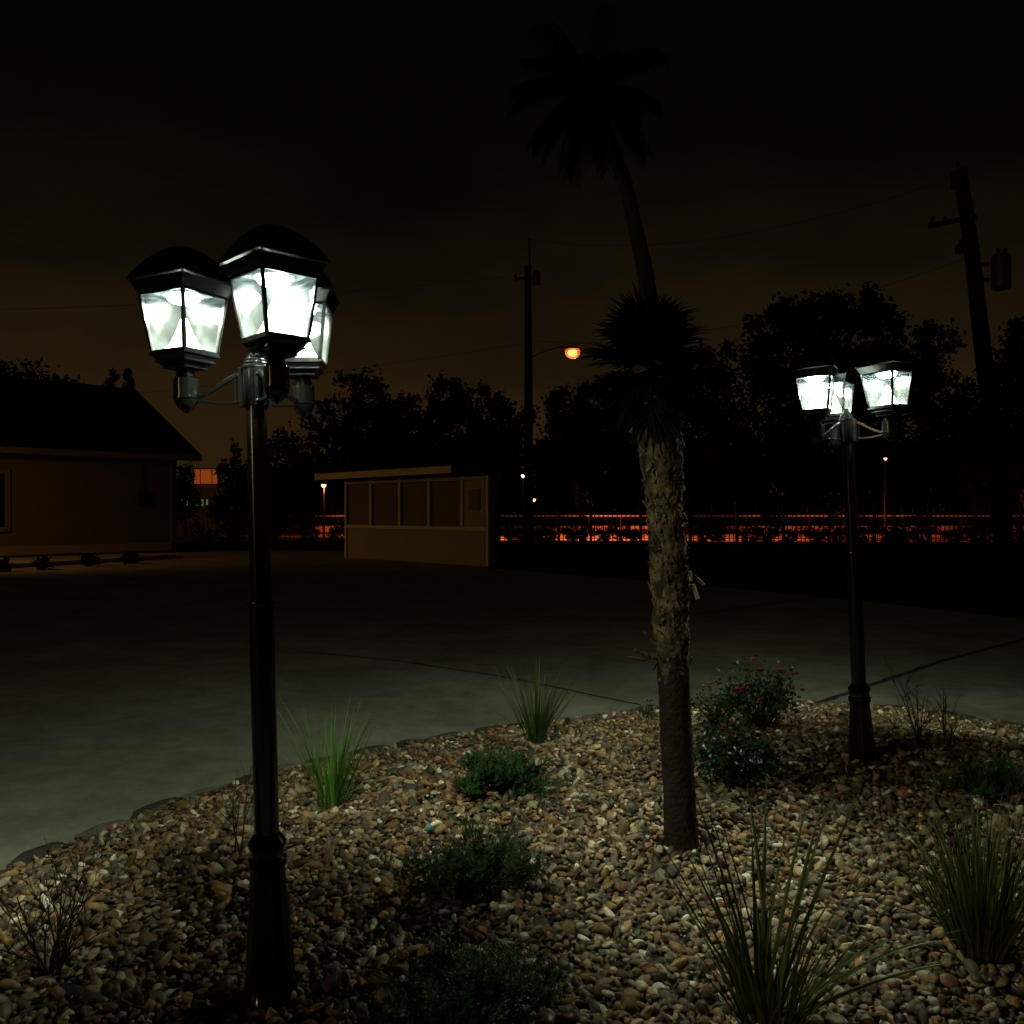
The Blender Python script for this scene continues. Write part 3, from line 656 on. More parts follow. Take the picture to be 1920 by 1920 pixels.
# tall far palm
tb=Vector((P(1250,1160,12).x,12,0)); tpalm=thing('palm_tree',tb,'tall palm with bare grey curved trunk rising behind the small palm','palm tree')
TP=[P(a,b,12)-tb for a,b in((1250,1162),(1246,1000),(1240,800),(1228,620),(1208,500),(1190,420),(1172,340),(1148,270),(1120,205),(1105,165))]
trunk_mesh(tpalm,'trunk',TP,[.14,.13,.12,.12,.115,.105,.10,.09,.09,.08],M['farbark'],lambda t:.15,.03,24,200)
leaves=MB(); stalk=MB(); cr=TP[-1]
for i in range(26):
    az=i*2.399; q=i/25; el=R(-60+130*q)
    d=Vector((math.cos(az)*math.cos(el),math.sin(az)*math.cos(el),math.sin(el))); pts=[]; p=cr.copy(); dd=d.copy(); L=random.uniform(1.0,1.5)
    for k in range(9): pts.append(p.copy()); p=p+dd*L/8; dd=(dd+Vector((0,0,-.14))).normalized()
    stalk.tube(pts,[.02,.018,.015,.012,.01,.008,.006,.004,.002],5)
    side=dd.cross(Vector((0,0,1))).normalized()
    for k in range(2,9):
        for u_ in range(4):
            for s_ in(-1,1):
                b0=pts[k-1].lerp(pts[k],u_/4); e=(side*s_+dd*.6+Vector((0,0,-.3))).normalized(); l=.34*(1-.5*abs(k-5)/5)
                ribbon(leaves,[b0,b0+e*l*.5,b0+e*l+Vector((0,0,-.08))],[.008,.014,.001],Vector((0,0,1)))
leaves.build('fronds',M['frond'],tpalm); stalk.build('frond_stalks',M['frondstalk'],tpalm)

# ------------------------------------------------------------------ trees
def leafcloud(blobs,n,size,seed):
    g=np.random.default_rng(seed); B=np.array(blobs,float); vol=B[:,3]*B[:,4]*B[:,5]; pr=vol**.75; pr/=pr.sum()
    w=g.choice(len(B),n,p=pr); 
    # clump centres on the blob shells and leaves gathered around them
    nc=max(30,n//45); wc=g.choice(len(B),nc,p=pr); dc=g.normal(size=(nc,3)); dc/=np.linalg.norm(dc,axis=1)[:,None]; rc=g.uniform(.45,1.0,nc)**.6
    C=B[wc,:3]+dc*rc[:,None]*B[wc,3:6]
    k=g.integers(0,nc,n); rr=B[wc[k],3:6].mean(1)*.20
    c=C[k]+g.normal(size=(n,3))*rr[:,None]
    nrm=g.normal(size=(n,3)); nrm/=np.linalg.norm(nrm,axis=1)[:,None]; t=np.cross(nrm,g.normal(size=(n,3))); t/=np.linalg.norm(t,axis=1)[:,None]; b=np.cross(nrm,t)
    s=(size*g.uniform(.5,1.3,n))[:,None]
    V=np.stack([c-t*s,c-b*s*.5+nrm*s*.15,c+t*s,c+b*s*.5+nrm*s*.15],1).reshape(-1,3); return V,np.arange(4*n).reshape(n,4)
def tree(px_blobs,Y,base_px,label,n=5000,size=.22,seed=0,name='tree',group='dark trees beyond the road',depthf=.9,spikes=()):
    base=Vector(((base_px-960)/F*Y,Y,0)); root=thing(name,base,label,'tree',group); bl=[]
    for (x,y,rx,ry) in px_blobs:
        c=P(x,y,Y)-base; sx=rx/F*Y; sz=ry/F*Y; bl.append((c.x,c.y+random.uniform(-.4,.4)*sx,c.z,sx,sx*depthf,sz))
    tr_=MB(); top=max(b[2] for b in bl); c0=sum((Vector(b[:3]) for b in bl),Vector())/len(bl); 
    fork=Vector((c0.x*.4,0,max(.8,top*.30))); r0=max(.1,top*.022)
    tr_.tube([(0,0,-.1),(fork.x*.4,0,fork.z*.5),fork],[r0*1.3,r0,r0*.85],10)
    for b in bl:
        e=Vector(b[:3]); m_=fork.lerp(e,.5)+Vector((0,0,.1*e.z)); tr_.tube([fork,m_,e],[r0*.6,r0*.4,r0*.12],7)
        for k in range(4):
            e2=e+Vector((random.uniform(-.7,.7)*b[3],random.uniform(-.7,.7)*b[4],random.uniform(-.3,.8)*b[5])); tr_.tube([m_.lerp(e,.6),e2],[r0*.2,r0*.05],5)
    tr_.build('trunk',M['woodtrunk'],root)
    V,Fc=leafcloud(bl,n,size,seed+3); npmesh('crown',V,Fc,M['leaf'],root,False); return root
TY=66
tree([(672,742,48,48),(625,790,50,50),(700,810,50,60),(655,880,85,80)],TY,665,'tall tree silhouette just right of the near lamp lanterns',6500,.26,1)
tree([(757,778,38,42),(735,840,45,50),(770,890,60,70)],TY+2,752,'low rounded tree silhouette over the left end of the shelter roof',4500,.26,2)
tree([(845,748,40,36),(815,790,35,40),(860,800,50,50),(835,890,65,70)],TY,838,'round topped tree silhouette above the middle of the shelter',5500,.26,3)
tree([(917,742,18,34),(940,745,14,40),(925,790,45,40),(962,795,38,42),(930,880,65,75)],TY+1,932,'tree silhouette with two raised tufts left of the central utility pole',6000,.25,4)
tree([(1062,775,38,44),(1110,765,42,44),(1085,840,70,60),(1050,880,50,70)],TY,1085,'wide tree silhouette below the orange street light',7000,.26,5)
tree([(1345,668,42,46),(1320,740,60,60),(1380,760,50,60),(1350,870,90,90)],TY-2,1350,'feathery tree silhouette emerging on the right of the small palm crown',8000,.26,6)
tree([(1600,575,55,38),(1500,590,55,34),(1440,625,48,38),(1655,600,45,34),(1550,620,70,40),(1740,640,45,34),(1690,680,80,50),(1480,690,90,60),(1600,720,110,60),(1560,820,150,90),(1760,760,60,70)],TY,1590,'huge flat topped oak silhouette behind the far lamp post',22000,.28,7)
tree([(1925,650,48,50),(1890,720,50,50),(1940,780,70,80),(1870,850,80,90)],TY-4,1925,'tree silhouette at the right edge beyond the leaning utility pole',9000,.26,8)
tree([(1790,800,60,70),(1820,880,70,80)],TY+3,1800,'low tree silhouette under the right side of the oak',5000,.28,9)
tree([(1190,800,60,60),(1240,870,80,80),(1150,880,60,70)],TY+4,1200,'low tree silhouette directly behind the small palm trunk',6000,.28,10)
tree([(40,728,70,36),(110,745,50,30),(-40,740,60,50),(60,790,120,60)],52,40,'domed tree silhouette above the roof of the house on the left',6500,.2,11,group='dark trees around the left house')
tree([(212,716,11,20),(212,738,12,14)],46,212,'narrow small treetop above the house ridge, left of its twin',1200,.09,12,group='dark trees around the left house')
tree([(240,712,9,22),(240,738,11,14)],46,241,'narrow small treetop above the house ridge, right of its twin',1200,.09,13,group='dark trees around the left house')
tree([(438,900,30,36),(460,920,30,50),(440,955,42,45)],48,445,'dark bushy tree right of the orange lit window',3500,.13,14,group='dark trees around the left house')
tree([(439,835,7,14),(444,852,9,12),(420,868,7,10)],47.5,442,'thin sprig of a tree standing above the bush by the orange window',500,.08,15,group='dark trees around the left house')
tree([(345,895,20,22),(350,940,22,40)],49,348,'narrow dark shrub tree between the house corner and the orange window',1800,.12,16,group='dark trees around the left house')
tree([(530,870,55,60),(510,930,55,60),(575,930,45,40)],60,530,'low dark tree behind the near lamp post pole',5000,.22,17)
# far wood as one mass
def wood():
    g=np.random.default_rng(5); bl=[]
    for i in range(60):
        px=470+i*28; Y=84+g.uniform(-4,6); c=P(px,0,Y); h=(8.2+1.6*math.sin(i*.9)+g.uniform(-.6,.6)) ; 
        if px<560: h=6.0
        bl.append((c.x,Y,h*.5,2.2,2.0,h*.5))
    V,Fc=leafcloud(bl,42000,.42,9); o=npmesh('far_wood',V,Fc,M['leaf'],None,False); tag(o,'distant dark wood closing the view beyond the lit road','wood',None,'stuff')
wood()

# ------------------------------------------------------------------ fence, road edge
def fence():
    Y=38.0; x0=(938-960)/F*Y; x1=(2000-960)/F*Y; root=thing('fence',((x0+x1)/2,Y,0),'long dark picket fence in front of the orange lit road','fence')
    ox=(x0+x1)/2; pk=MB(); n=int((x1-x0)/.2)
    for i in range(n+1): pk.box((x0+i*.2-ox,0,.92),(.045,.022,1.78))
    rl=MB()
    for z in(.22,.32,1.05,1.72): rl.box((0,-.016,z),(x1-x0,.025,.035))
    pk.build('pickets',M['fence'],root); rl.build('rails',M['fence'],root)
    for px in (1048,1108,1202,1295,1382,1470,1556,1640,1742,1830,1915):
        b=MB(); x=(px-960)/F*Y-ox; b.box((x,.03,.95),(.12,.12,1.9)); b.box((x,.03,1.915),(.15,.15,.03)); b.build('post',M['fence'],root)
fence()
def fence2():
    Y=44.5-3; x0=(335-960)/F*Y; x1=(650-960)/F*Y; root=thing('fence',((x0+x1)/2,Y,0),'short dark picket fence between the house and the shelter','fence')
    ox=(x0+x1)/2; pk=MB(); n=int((x1-x0)/.2)
    for i in range(n+1): pk.box((x0+i*.2-ox,0,.8),(.022,.022,1.5))
    rl=MB()
    for z in(.25,1.45): rl.box((0,-.016,z),(x1-x0,.025,.035))
    pk.build('pickets',M['fence'],root); rl.build('rails',M['fence'],root)
fence2()
# low barrier wall, rail and hedge on the far side of the road
b=MB(); b.box((12,60,.26),(150,.25,.52)); tag(b.build('barrier_wall',M['barrier'],None),'low pale concrete barrier on the far side of the orange lit road','barrier')
rr_=thing('guard_rail',(12,59.7,0),'pale guard rail running above the barrier across the road','guard rail'); b=MB(); b.box((0,0,1.23),(150,.05,.09)); b.build('rail',M['rail'],rr_)
for i in range(-18,34): 
    b=MB(); b.box((i*2.2,.08,.62),(.09,.09,1.2)); b.build('post',M['metaldark'],rr_)
def hedge():
    g=np.random.default_rng(4); n=26000; V=[]; c=np.stack([g.uniform(-60,85,n),g.uniform(60.4,61.8,n),g.uniform(.3,1.9,n)],1)
    m_=n//2; xs=g.uniform(-45,70,m_); pat=np.array([max(0,.15+1.2*mnoise.noise(Vector((x*.9,3,0)))+.5*mnoise.noise(Vector((x*3.1,7,0)))) for x in xs]); c[:m_]=np.stack([xs,g.uniform(57.5,59.6,m_),pat*g.uniform(0,1,m_)*.95+.02],1)
    nrm=g.normal(size=(n,3)); nrm/=np.linalg.norm(nrm,axis=1)[:,None]; t=np.cross(nrm,g.normal(size=(n,3))); t/=np.linalg.norm(t,axis=1)[:,None]; b_=np.cross(nrm,t); s=(g.uniform(.07,.17,n))[:,None]
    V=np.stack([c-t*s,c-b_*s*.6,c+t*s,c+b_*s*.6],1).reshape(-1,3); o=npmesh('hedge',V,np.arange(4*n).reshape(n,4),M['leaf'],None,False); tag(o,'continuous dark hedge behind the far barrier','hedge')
hedge()
# bushes along the fence
fb=[(955,998,9,12),(1012,1003,12,13),(1030,992,16,20),(1072,996,14,16),(1092,990,13,22),(1130,1001,17,11),(1165,994,20,16),(1189,1004,10,12),(1318,994,14,22),(1345,1002,16,14),(1408,1000,24,22),(1440,990,20,30),(1475,985,28,38),(1530,1000,22,18),(1575,992,26,26),(1620,985,26,36),(1668,1002,18,20),(1690,990,18,26),(1730,985,26,38),(1790,1002,24,18),(1838,1000,20,20),(1880,985,34,38),(1930,996,26,30)]
ordn=['first','second','third','fourth','fifth','sixth','seventh','eighth','ninth','tenth','eleventh','twelfth','thirteenth','fourteenth','fifteenth','sixteenth']
cl=cr_=0
for i,(x,y,rx,ry) in enumerate(fb):
    Y=39.2; base=Vector(((x-960)/F*Y,Y,0)); c=P(x,y,Y)-base
    if x<1220: lab=f'small dark bush behind the picket fence, {ordn[cl]} from the shelter towards the palm trunk'; cl+=1
    else: lab=f'dark bush against the orange road, {ordn[cr_]} along the fence right of the palm trunk'; cr_+=1
    rt=thing('bush',base,lab,'bush','bushes along the picket fence')
    V,Fc=leafcloud([(0,0,c.z,rx/F*Y,.3,ry/F*Y),(0,0,c.z*.5,rx/F*Y*.6,.25,c.z*.5)],520 if x<1400 else 700,.085,40+i); npmesh('foliage',V,Fc,M['leaf'],rt,False)
    s=MB()
    for k in range(3): s.tube([(0,0,0),(random.uniform(-.1,.1),0,c.z*.5),(random.uniform(-.3,.3),random.uniform(-.1,.1),c.z*1.1)],[.02,.014,.006],5)
    s.build('stem',M['woodtrunk'],rt)
for i,(x,y,rx,ry,l) in enumerate([(495,1000,26,30,'just right of the near lamp post pole'),(580,1000,15,26,'midway from near lamp post to shelter'),(635,1000,18,30,'beside the left end of the shelter'),(400,1010,50,32,'right of the house corner')]):
    Y=43.0-.6; base=Vector(((x-960)/F*Y,Y,0)); c=P(x,y,Y)-base
    rt=thing('bush',base,'dark bush behind short fence, '+l,'bush','bushes behind the short fence')
    V,Fc=leafcloud([(0,0,max(.4,c.z),rx/F*Y,.3,ry/F*Y)],700,.09,70+i); npmesh('foliage',V,Fc,M['leaf'],rt,False)

# ------------------------------------------------------------------ utility poles and wires
def insul(mb,p): mb.lathe([(.03,p[2]),(.06,p[2]+.04),(.035,p[2]+.07),(.055,p[2]+.11),(.02,p[2]+.16)],10,(p[0],p[1]))
U1=Vector(((991-960)/F*36,36,0)); up1=thing('utility_pole',U1,'straight wooden utility pole in the centre carrying the orange street light','utility pole','wooden utility poles')
b=MB(); b.tube([(0,0,-.1),(0,0,6),(-.03,0,11.9)],[.21,.18,.145],14); b.build('pole',M['pole'],up1,True)
b=MB(); b.tube([(.02,-.12,11.4),(.02,-.12,12.9)],.045,8); insul(b,(.02,-.12,12.85)); b.build('pole_top_pin',M['metaldark'],up1)
b=MB(); b.lathe([(.14,11.0),(.16,11.05),(.16,11.55),(.13,11.62),(.05,11.68)],14,(.33,-.05)); b.box((.15,-.05,11.3),(.12,.06,.08)); b.build('transformer',M['metaldark'],up1,True)
b=MB(); b.beam((-.6,-.12,11.28),(.0,-.12,11.36),.08,.1); insul(b,(-.55,-.12,11.33)); b.build('crossarm',M['pole'],up1)
b=MB(); lampX=(1073-991)/F*36; pts=[(.1,-.1,8.0)]+[(.1+ (lampX-.25)*t,-.1-.1*t,8.0+.45*math.sin(t*math.pi/2)) for t in(.2,.4,.6,.8,1)]; b.tube(pts,.03,8); b.build('lamp_arm',M['metaldark'],up1,True)
b=MB(); b.lathe([(.05,.14),(.16,.11),(.22,.04),(.22,0)],16); hd=b.build('lamp_head',M['metaldark'],up1,True); hd.scale=(1.5,.9,1); hd.location=(lampX-.05,-.2,8.32)
b=MB(); b.lathe([(.28,0),(.32,-.08),(.30,-.20),(.22,-.31),(.10,-.37),(.01,-.38)],24); bo=b.build('lamp_bowl',M['sodium'],up1,True); bo.location=(lampX,-.2,8.32)
b=MB(); b.lathe([(.05,-.01),(.17,-.04),(.215,-.13),(.18,-.23),(.06,-.29)],20); bu=b.build('bulb',M['sodium_bulb'],bo,True)
U2=Vector(((1889-960)/F*22,22,0)); up2=thing('utility_pole',U2,'leaning wooden utility pole with a transformer at the right edge','utility pole','wooden utility poles')
def u2(px,py): return P(px,py,22)-U2
b=MB(); b.tube([(0,0,-.1),u2(1860,800),u2(1842,650),u2(1822,470),u2(1800,318)],[.24,.22,.20,.18,.16],14); b.build('pole',M['pole'],up2,True)
b=MB(); b.beam(u2(1735,428)+Vector((0,-.2,0)),u2(1822,412)+Vector((0,-.2,0)),.10,.11); 
for q_ in (1742,1765): insul(b,u2(q_,424)+Vector((0,-.2,.04)))
b.build('crossarm',M['pole'],up2)
c=u2(1877,510); b=MB(); b.lathe([(.18,c.z-.45),(.235,c.z-.40),(.235,c.z+.36),(.18,c.z+.45),(.05,c.z+.48)],18,(c.x,c.y)); insul(b,(c.x-.08,0,c.z+.46)); insul(b,(c.x+.1,0,c.z+.46)); b.box((c.x-.35,0,c.z+.2),(.3,.08,.08)); b.box((c.x-.35,0,c.z-.2),(.3,.08,.08)); b.build('transformer',M['metaldark'],up2,True)
c=u2(1796,335); b=MB(); b.box(c+Vector((-.12,-.15,-.1)),(.22,.18,.45)); insul(b,u2(1792,316)+Vector((0,-.1,0))); b.build('fuse_box',M['metaldark'],up2)
c=u2(1800,470); b=MB(); b.box(c+Vector((-.05,-.15,0)),(.25,.16,.2)); insul(b,c+Vector((-.05,-.15,.1))); b.build('switch_box',M['metaldark'],up2)
def wire(a,c,sag,label):
    a=Vector(a);c=Vector(c); pts=[a.lerp(c,t)+Vector((0,0,-4*sag*t*(1-t))) for t in np.linspace(0,1,28)]
    b=MB(); b.tube([p-a for p in pts],.008,5); tag(b.build('power_line',M['wire'],None,True,a),label,'power line','overhead wires')
wire(U1+Vector((0,-.1,13.0)),U2+u2(1797,330),.9,'top overhead wire from the central pole to the leaning pole')
wire(U1+Vector((.2,-.1,8.7)),U2+u2(1822,480),.8,'lower overhead wire passing above the orange street light')
wire(U1+Vector((-.5,-.12,11.45)),Vector((-45,30,9.5)),1.2,'upper overhead wire running left from the central pole')
wire(U1+Vector((-.1,-.12,8.6)),Vector((-45,42,6.4)),1.0,'lower overhead wire running left above the shelter trees')

# ------------------------------------------------------------------ shelter
def shelter():
    A=Vector((-5.46,28.2,0)); Bc=Vector((-.65,23.5,0)); C_=Vector((-.36,26.6,0)); Dd=Vector((-4.9,31.2,0)); o=(A+Bc+C_+Dd)/4
    root=thing('shelter',o,'tan sided shelter with a row of screened openings beyond the pavement','shelter'); 
    A-=o;Bc-=o;C_-=o;Dd-=o; H=2.50; d=(Bc-A).normalized(); n=Vector((d.y,-d.x,0)); 
    if n.y>0: n=-n
    L=(Bc-A).length; u=Vector((0,0,1)); ang=math.atan2(d.y,d.x)
    def slab(a,b_,z0,z1,th,nn,name,m,offn=0):
        mb=MB(); a=a+nn*offn; b_=b_+nn*offn
        mb.add([a+u*z0,b_+u*z0,b_+u*z1,a+u*z1,a-nn*th+u*z0,b_-nn*th+u*z0,b_-nn*th+u*z1,a-nn*th+u*z1],[(0,1,2,3),(5,4,7,6),(0,4,5,1),(3,2,6,7),(0,3,7,4),(1,5,6,2)]); return mb.build(name,m,root)
    fr=[0,.18,.38,.585,.815,1]   # post positions by ratio measured in the photo, corrected for perspective
    pxs=[650,697,751,806,868,908]; fr=[]
    for px in pxs:
        k=(px-960)/F; t=((A+o).x-k*(A+o).y)/(k*((Bc-A).y)-(Bc-A).x); fr.append(max(0,min(1,t)))
    fr[0]=0.0; fr[-1]=1.0
    at=lambda t:A+(Bc-A)*t
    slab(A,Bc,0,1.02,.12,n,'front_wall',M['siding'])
    slab(at(fr[4]),Bc,1.02,H,.12,n,'end_panel',M['siding'],-.005)
    for i in range(4): slab(at(fr[i])+d*.05,at(fr[i+1])-d*.05,1.03,H-.12,.02,n,'screen',M['screen'],-.05)
    for i,t in enumerate(fr):
        p=at(t); s=MB(); s.box(p+u*(H/2 if i in(0,5) else (1.0+H)/2)+n*.02,(.10,.08,H if i in(0,5) else H-1.0),Matrix.Rotation(ang,3,'Z')); s.build('post',M['trim'],root)
    s=MB(); s.beam(A+d*.05+u*1.03+n*.035,Bc-d*.05+u*1.03+n*.035,.10,.10); s.build('sill',M['trim'],root)
    s=MB(); s.beam(A+d*.05+u*(H-.06)+n*.030,Bc-d*.05+u*(H-.06)+n*.030,.08,.09); s.build('header',M['siding'],root)
    q=at((fr[4]*.5+fr[5]*.5)); s=MB(); s.box(q+u*1.85+n*.02,(.42,.04,.60),Matrix.Rotation(ang,3,'Z')); s.build('notice_board',M['screen'],root)
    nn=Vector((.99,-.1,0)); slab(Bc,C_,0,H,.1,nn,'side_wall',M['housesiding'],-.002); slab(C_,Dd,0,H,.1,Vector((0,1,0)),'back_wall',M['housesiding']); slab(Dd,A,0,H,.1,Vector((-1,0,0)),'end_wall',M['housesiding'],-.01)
    # roof
    e0=P(592,888,29.3)-o; e1=P(848,871,24.75)-o; e0.z=2.76; e1.z=2.80
    s=MB(); s.beam(e0-u*.06+n*.02,e1-u*.06+n*.02,.05,.21); s.build('fascia',M['trim'],root)
    ap=P(920,818,26.3)-o; rb_=P(965,862,26.9)-o; lf=Vector((e0.x+1.4,e0.y+3.3,2.76)); rg=P(905,886,24.2)-o
    ap2=(ap+Vector((-3.6,2.9,-.35)))
    s=MB(); s.add([e0,e1,ap,ap2,rg,rb_,lf,e0-u*.05,e1-u*.05,rg-u*.05,rb_-u*.05,lf-u*.05],[(0,1,2,3),(1,4,2),(4,5,2),(5,6,3,2),(6,0,3),(7,8,9,10,11),(0,7,8,1),(1,8,9,4),(4,9,10,5),(5,10,11,6),(6,11,7,0)]); s.build('roof',M['roof'],root)
shelter()

# ------------------------------------------------------------------ house on the left
def house():
    Cc=Vector((-12.6,32.0,0)); d=Vector((.707,.707,0)); nb=Vector((-.707,.707,0)); n=-nb; L=13; Dp=8.6; u=Vector((0,0,1)); A=Cc-d*L; H=3.85
    root=thing('house',A,'single storey brown sided house with a dark gable roof on the left','house'); o=A; ang=math.atan2(d.y,d.x); rot=Matrix.Rotation(ang,3,'Z')
    c0=A-o; c1=Cc-o; c2=c1+nb*Dp; c3=c0+nb*Dp; rz=6.45
    s=MB(); g1=c1+nb*Dp/2+u*(rz-.25); g0=c0+nb*Dp/2+u*(rz-.25)
    s.add([c0,c1,c2,c3,c0+u*H,c1+u*H,c2+u*H,c3+u*H,g0,g1],[(0,1,5,4),(1,2,6,9,5),(2,3,7,6),(3,0,4,8,7)]); s.build('wall',M['housesiding'],root)
    ov=.55; oe=.75; sl=(rz-H)/(Dp/2)
    f0=c0-d*oe+n*ov+u*(H-ov*sl+.12); f1=c1+d*oe+n*ov+u*(H-ov*sl+.12); r0=c0-d*oe+nb*Dp/2+u*(rz+.12); r1=c1+d*oe*.2+nb*Dp/2+u*(rz+.12); b0=c3-d*oe+nb*ov+u*(H-ov*sl+.12); b1=c2+d*oe+nb*ov+u*(H-ov*sl+.12); t=u*-.14
    s=MB(); s.add([f0,f1,r1,r0,b0,b1]+[v+t for v in(f0,f1,r1,r0,b0,b1)],[(0,1,2,3),(3,2,5,4),(7,6,9,8),(8,9,10,11),(0,6,7,1),(1,7,8,2),(2,8,11,5),(4,10,9,3),(3,9,6,0),(5,11,10,4)]); rf=s.build('roof',M['roof'],root)
    s=MB(); s.beam(f0+n*.015-u*.13,f1+n*.015-u*.13,.03,.20); s.build('fascia',M['housetrim'],root)
    s=MB(); s.box(c1+n*.03-d*.06+u*(H/2-.1),(.12,.05,H-.25),rot); s.build('corner_board',M['siding'],root)
    s=MB(); p=c1+n*.10-d*.22; s.tube([p+u*(H-.5),p+u*.1],.04,8); s.build('downspout',M['housesiding'],root)
    s=MB(); s.beam(c0+n*.03+u*.22,c1+n*.03-d*.14+u*.22,.05,.30); s.build('base_board',M['siding'],root)
    # window partly cut by the frame edge: find where the wall is at px -25
    def wall_at(px):
        k=(px-960)/F; A0=A; t=(A0.x-k*A0.y)/(k*d.y-d.x); return A0+d*t-o
    wc=wall_at(-22); wz0,wz1=1.0,2.75; W=.95
    w=MB()
    for sgn in(-1,1): w.box(wc+d*sgn*(W/2+.07)+n*.03+u*((wz0+wz1)/2),(.14,.06,wz1-wz0+.28),rot)
    w.box(wc+n*.032+u*(wz1+.07),(W,.06,.14),rot); w.box(wc+n*.05+u*(wz0-.07),(W,.10,.14),rot); wf=w.build('window',M['housetrim'],root)
    g=MB(); g.box(wc+n*.012+u*((wz0+wz1)/2),(W,.02,wz1-wz0),rot); g.build('pane',M['glassdark'],wf)
    m=wall_at(268); s=MB(); s.box(m+n*.07+u*2.0,(.34,.14,.5),rot); s.tube([m+n*.05+u*2.2,m+n*.05+u*3.4],.03,8); s.build('meter_box',M['metaldark'],root)
house()
# lit strip: kerbed walk in front of the house with small shrubs
def gp3(px,py): a=gp(px,py); return a
pts=[gp(-160,1064),gp(0,1060),gp(150,1052),gp(330,1043),gp(330,1047),gp(150,1058),gp(0,1067),gp(-160,1074)]
b=MB(); nP=len(pts); b.add([(x,y,.12) for x,y in pts]+[(x,y,-.02) for x,y in pts],[tuple(range(nP))]+[(i,i+nP,(i+1)%nP+nP,(i+1)%nP) for i in range(nP)]); o=b.build('footpath',M['pavement']); o['kind']='structure'
bm=bmesh.new(); bm.from_mesh(o.data); bmesh.ops.recalc_face_normals(bm,faces=bm.faces); bm.to_mesh(o.data); bm.free()
for i,(x,y,l) in enumerate([(2,1066,'at the left edge of the photo'),(80,1062,'second from the left edge'),(168,1056,'below the middle of the house wall'),(246,1051,'nearest to its right corner')]):
    a=gp(x,y+6); base=Vector((a[0],a[1],0)); rt=thing('bush',base,'small round dark shrub in front of the house, '+l,'bush','small shrubs in front of the house')
    V,Fc=leafcloud([(0,0,.16,.22,.22,.16)],450,.045,90+i); npmesh('foliage',V,Fc,M['leaf'],rt,False)
    s=MB()
    for k in range(4): s.tube([(0,0,0),(random.uniform(-.15,.15),random.uniform(-.15,.15),.3)],[.012,.005],5)
    s.build('stem',M['woodtrunk'],rt)

# far building with lit windows
def far_house():
    Y=56; x0=(318-960)/F*Y; x1=(455-960)/F*Y; o=Vector(((x0+x1)/2,Y,0)); root=thing('house',o,'distant dark building with an orange lit window right of the house corner','house'); W=x1-x0
    s=MB(); s.box((0,3,1.6),(W,6,3.2)); s.build('wall',M['housesiding'],root)
    s=MB(); s.box((0,3,3.28),(W+.3,6.3,.14)); s.build('roof',M['roof'],root)
    a=P(364,918,Y)-o; c=P(407,880,Y)-o; w=c.x-a.x
    s=MB(); s.box(((a.x+c.x)/2,.20,(a.z+c.z)/2-.02),(w+.24,.30,c.z-a.z+.22)); dm=s.build('dormer',M['roof'],root)
    s=MB(); s.box(((a.x+c.x)/2,.03,(a.z+c.z)/2),(w,.03,c.z-a.z)); s.build('window',M['win_orange'],root)
    for q in(.27,.78): s=MB(); s.box((a.x+w*q,.005,(a.z+c.z)/2),(.05,.02,c.z-a.z)); s.build('mullion',M['fence'],root)
    a=P(340,948,Y)-o; c=P(391,936,Y)-o; s=MB()
    for q,ww in((.02,.10),(.22,.05),(.42,.16),(.58,.20),(.78,.12),(.95,.10)): s.box((a.x+(c.x-a.x)*q,-.02,(a.z+c.z)/2),(ww,.03,c.z-a.z))
    s.build('window',M['win_pale'],root)
far_house()

# orange glow that reaches the house front and kerb from the street on the left
# distant street lights
def streetlight(px,py,Y,m,label,ptop=0,arm=.0,r=.11,base_h=0):
    p=P(px,py,Y); root=thing('street_light',(p.x,Y,0),label,'street light','distant street lights')
    s=MB(); s.tube([(0,.1,0),(0,.1,p.z+.1),(0,0,p.z+.16)],[.07,.05,.04],8); s.build('pole',M['rail' if ptop else 'metaldark'],root,True)
    s=MB(); s.lathe([(r*.4,r*.9),(r*1.15,r*.5),(r*1.15,r*.35)],12); hd=s.build('hood',M['metaldark'],root,True); hd.location=(0,-.02,p.z)
    s=MB(); s.lathe([(r,r*.34),(r*.95,-.2*r),(r*.5,-.8*r),(.01,-r)],12); bo=s.build('lamp',m,root,True); bo.location=(0,-.02,p.z)
    return p
s1=streetlight(607,910,50,M['sodium_small'],'orange street light seen below the left end of the shelter roof',0,r=.14)
s2=streetlight(981,892,63.2,M['white_lamp'],'white street light right of the shelter, left of the central utility pole',0,r=.14)
s3=streetlight(1001,937,63.6,M['sodium_small'],'low orange lamp just right of the central utility pole',0,r=.14)
s4=streetlight(1660,860,58.5,M['sodium_small'],'small orange street light under the far lamp post lanterns, right of its pole',0,r=.10)

# ------------------------------------------------------------------ light
def spot(name,loc,target,W,ang,col,size=.15,blend=.6):
    L=bpy.data.lights.new(name,'SPOT'); L.energy=W; L.spot_size=R(ang); L.spot_blend=blend; L.color=col; L.shadow_soft_size=size
    o=bpy.data.objects.new(name,L); COL.objects.link(o); o.location=loc; o.rotation_euler=(Vector(target)-Vector(loc)).to_track_quat('-Z','Y').to_euler(); return o
SOD=(1,.125,.018)
spot('sodium_light',(-17.6,20.5,4.6),(-15.2,24.6,0),330,110,(1,.48,.12),.2,.9)
for tx,pw in((-4.5,95000),(5.5,90000),(15,50000),(25,26000)): spot('sodium_light',(U1.x+lampX,35.75,7.85),(tx,50,0),pw,31,SOD,.2,.5)
spot('sodium_light',(s1.x,s1.y-.05,s1.z-.2),(s1.x-1,s1.y+4,0),350,125,SOD)
spot('sodium_light',(s4.x,s4.y-2.5,s4.z),(s4.x,s4.y-6,0),500,80,SOD)

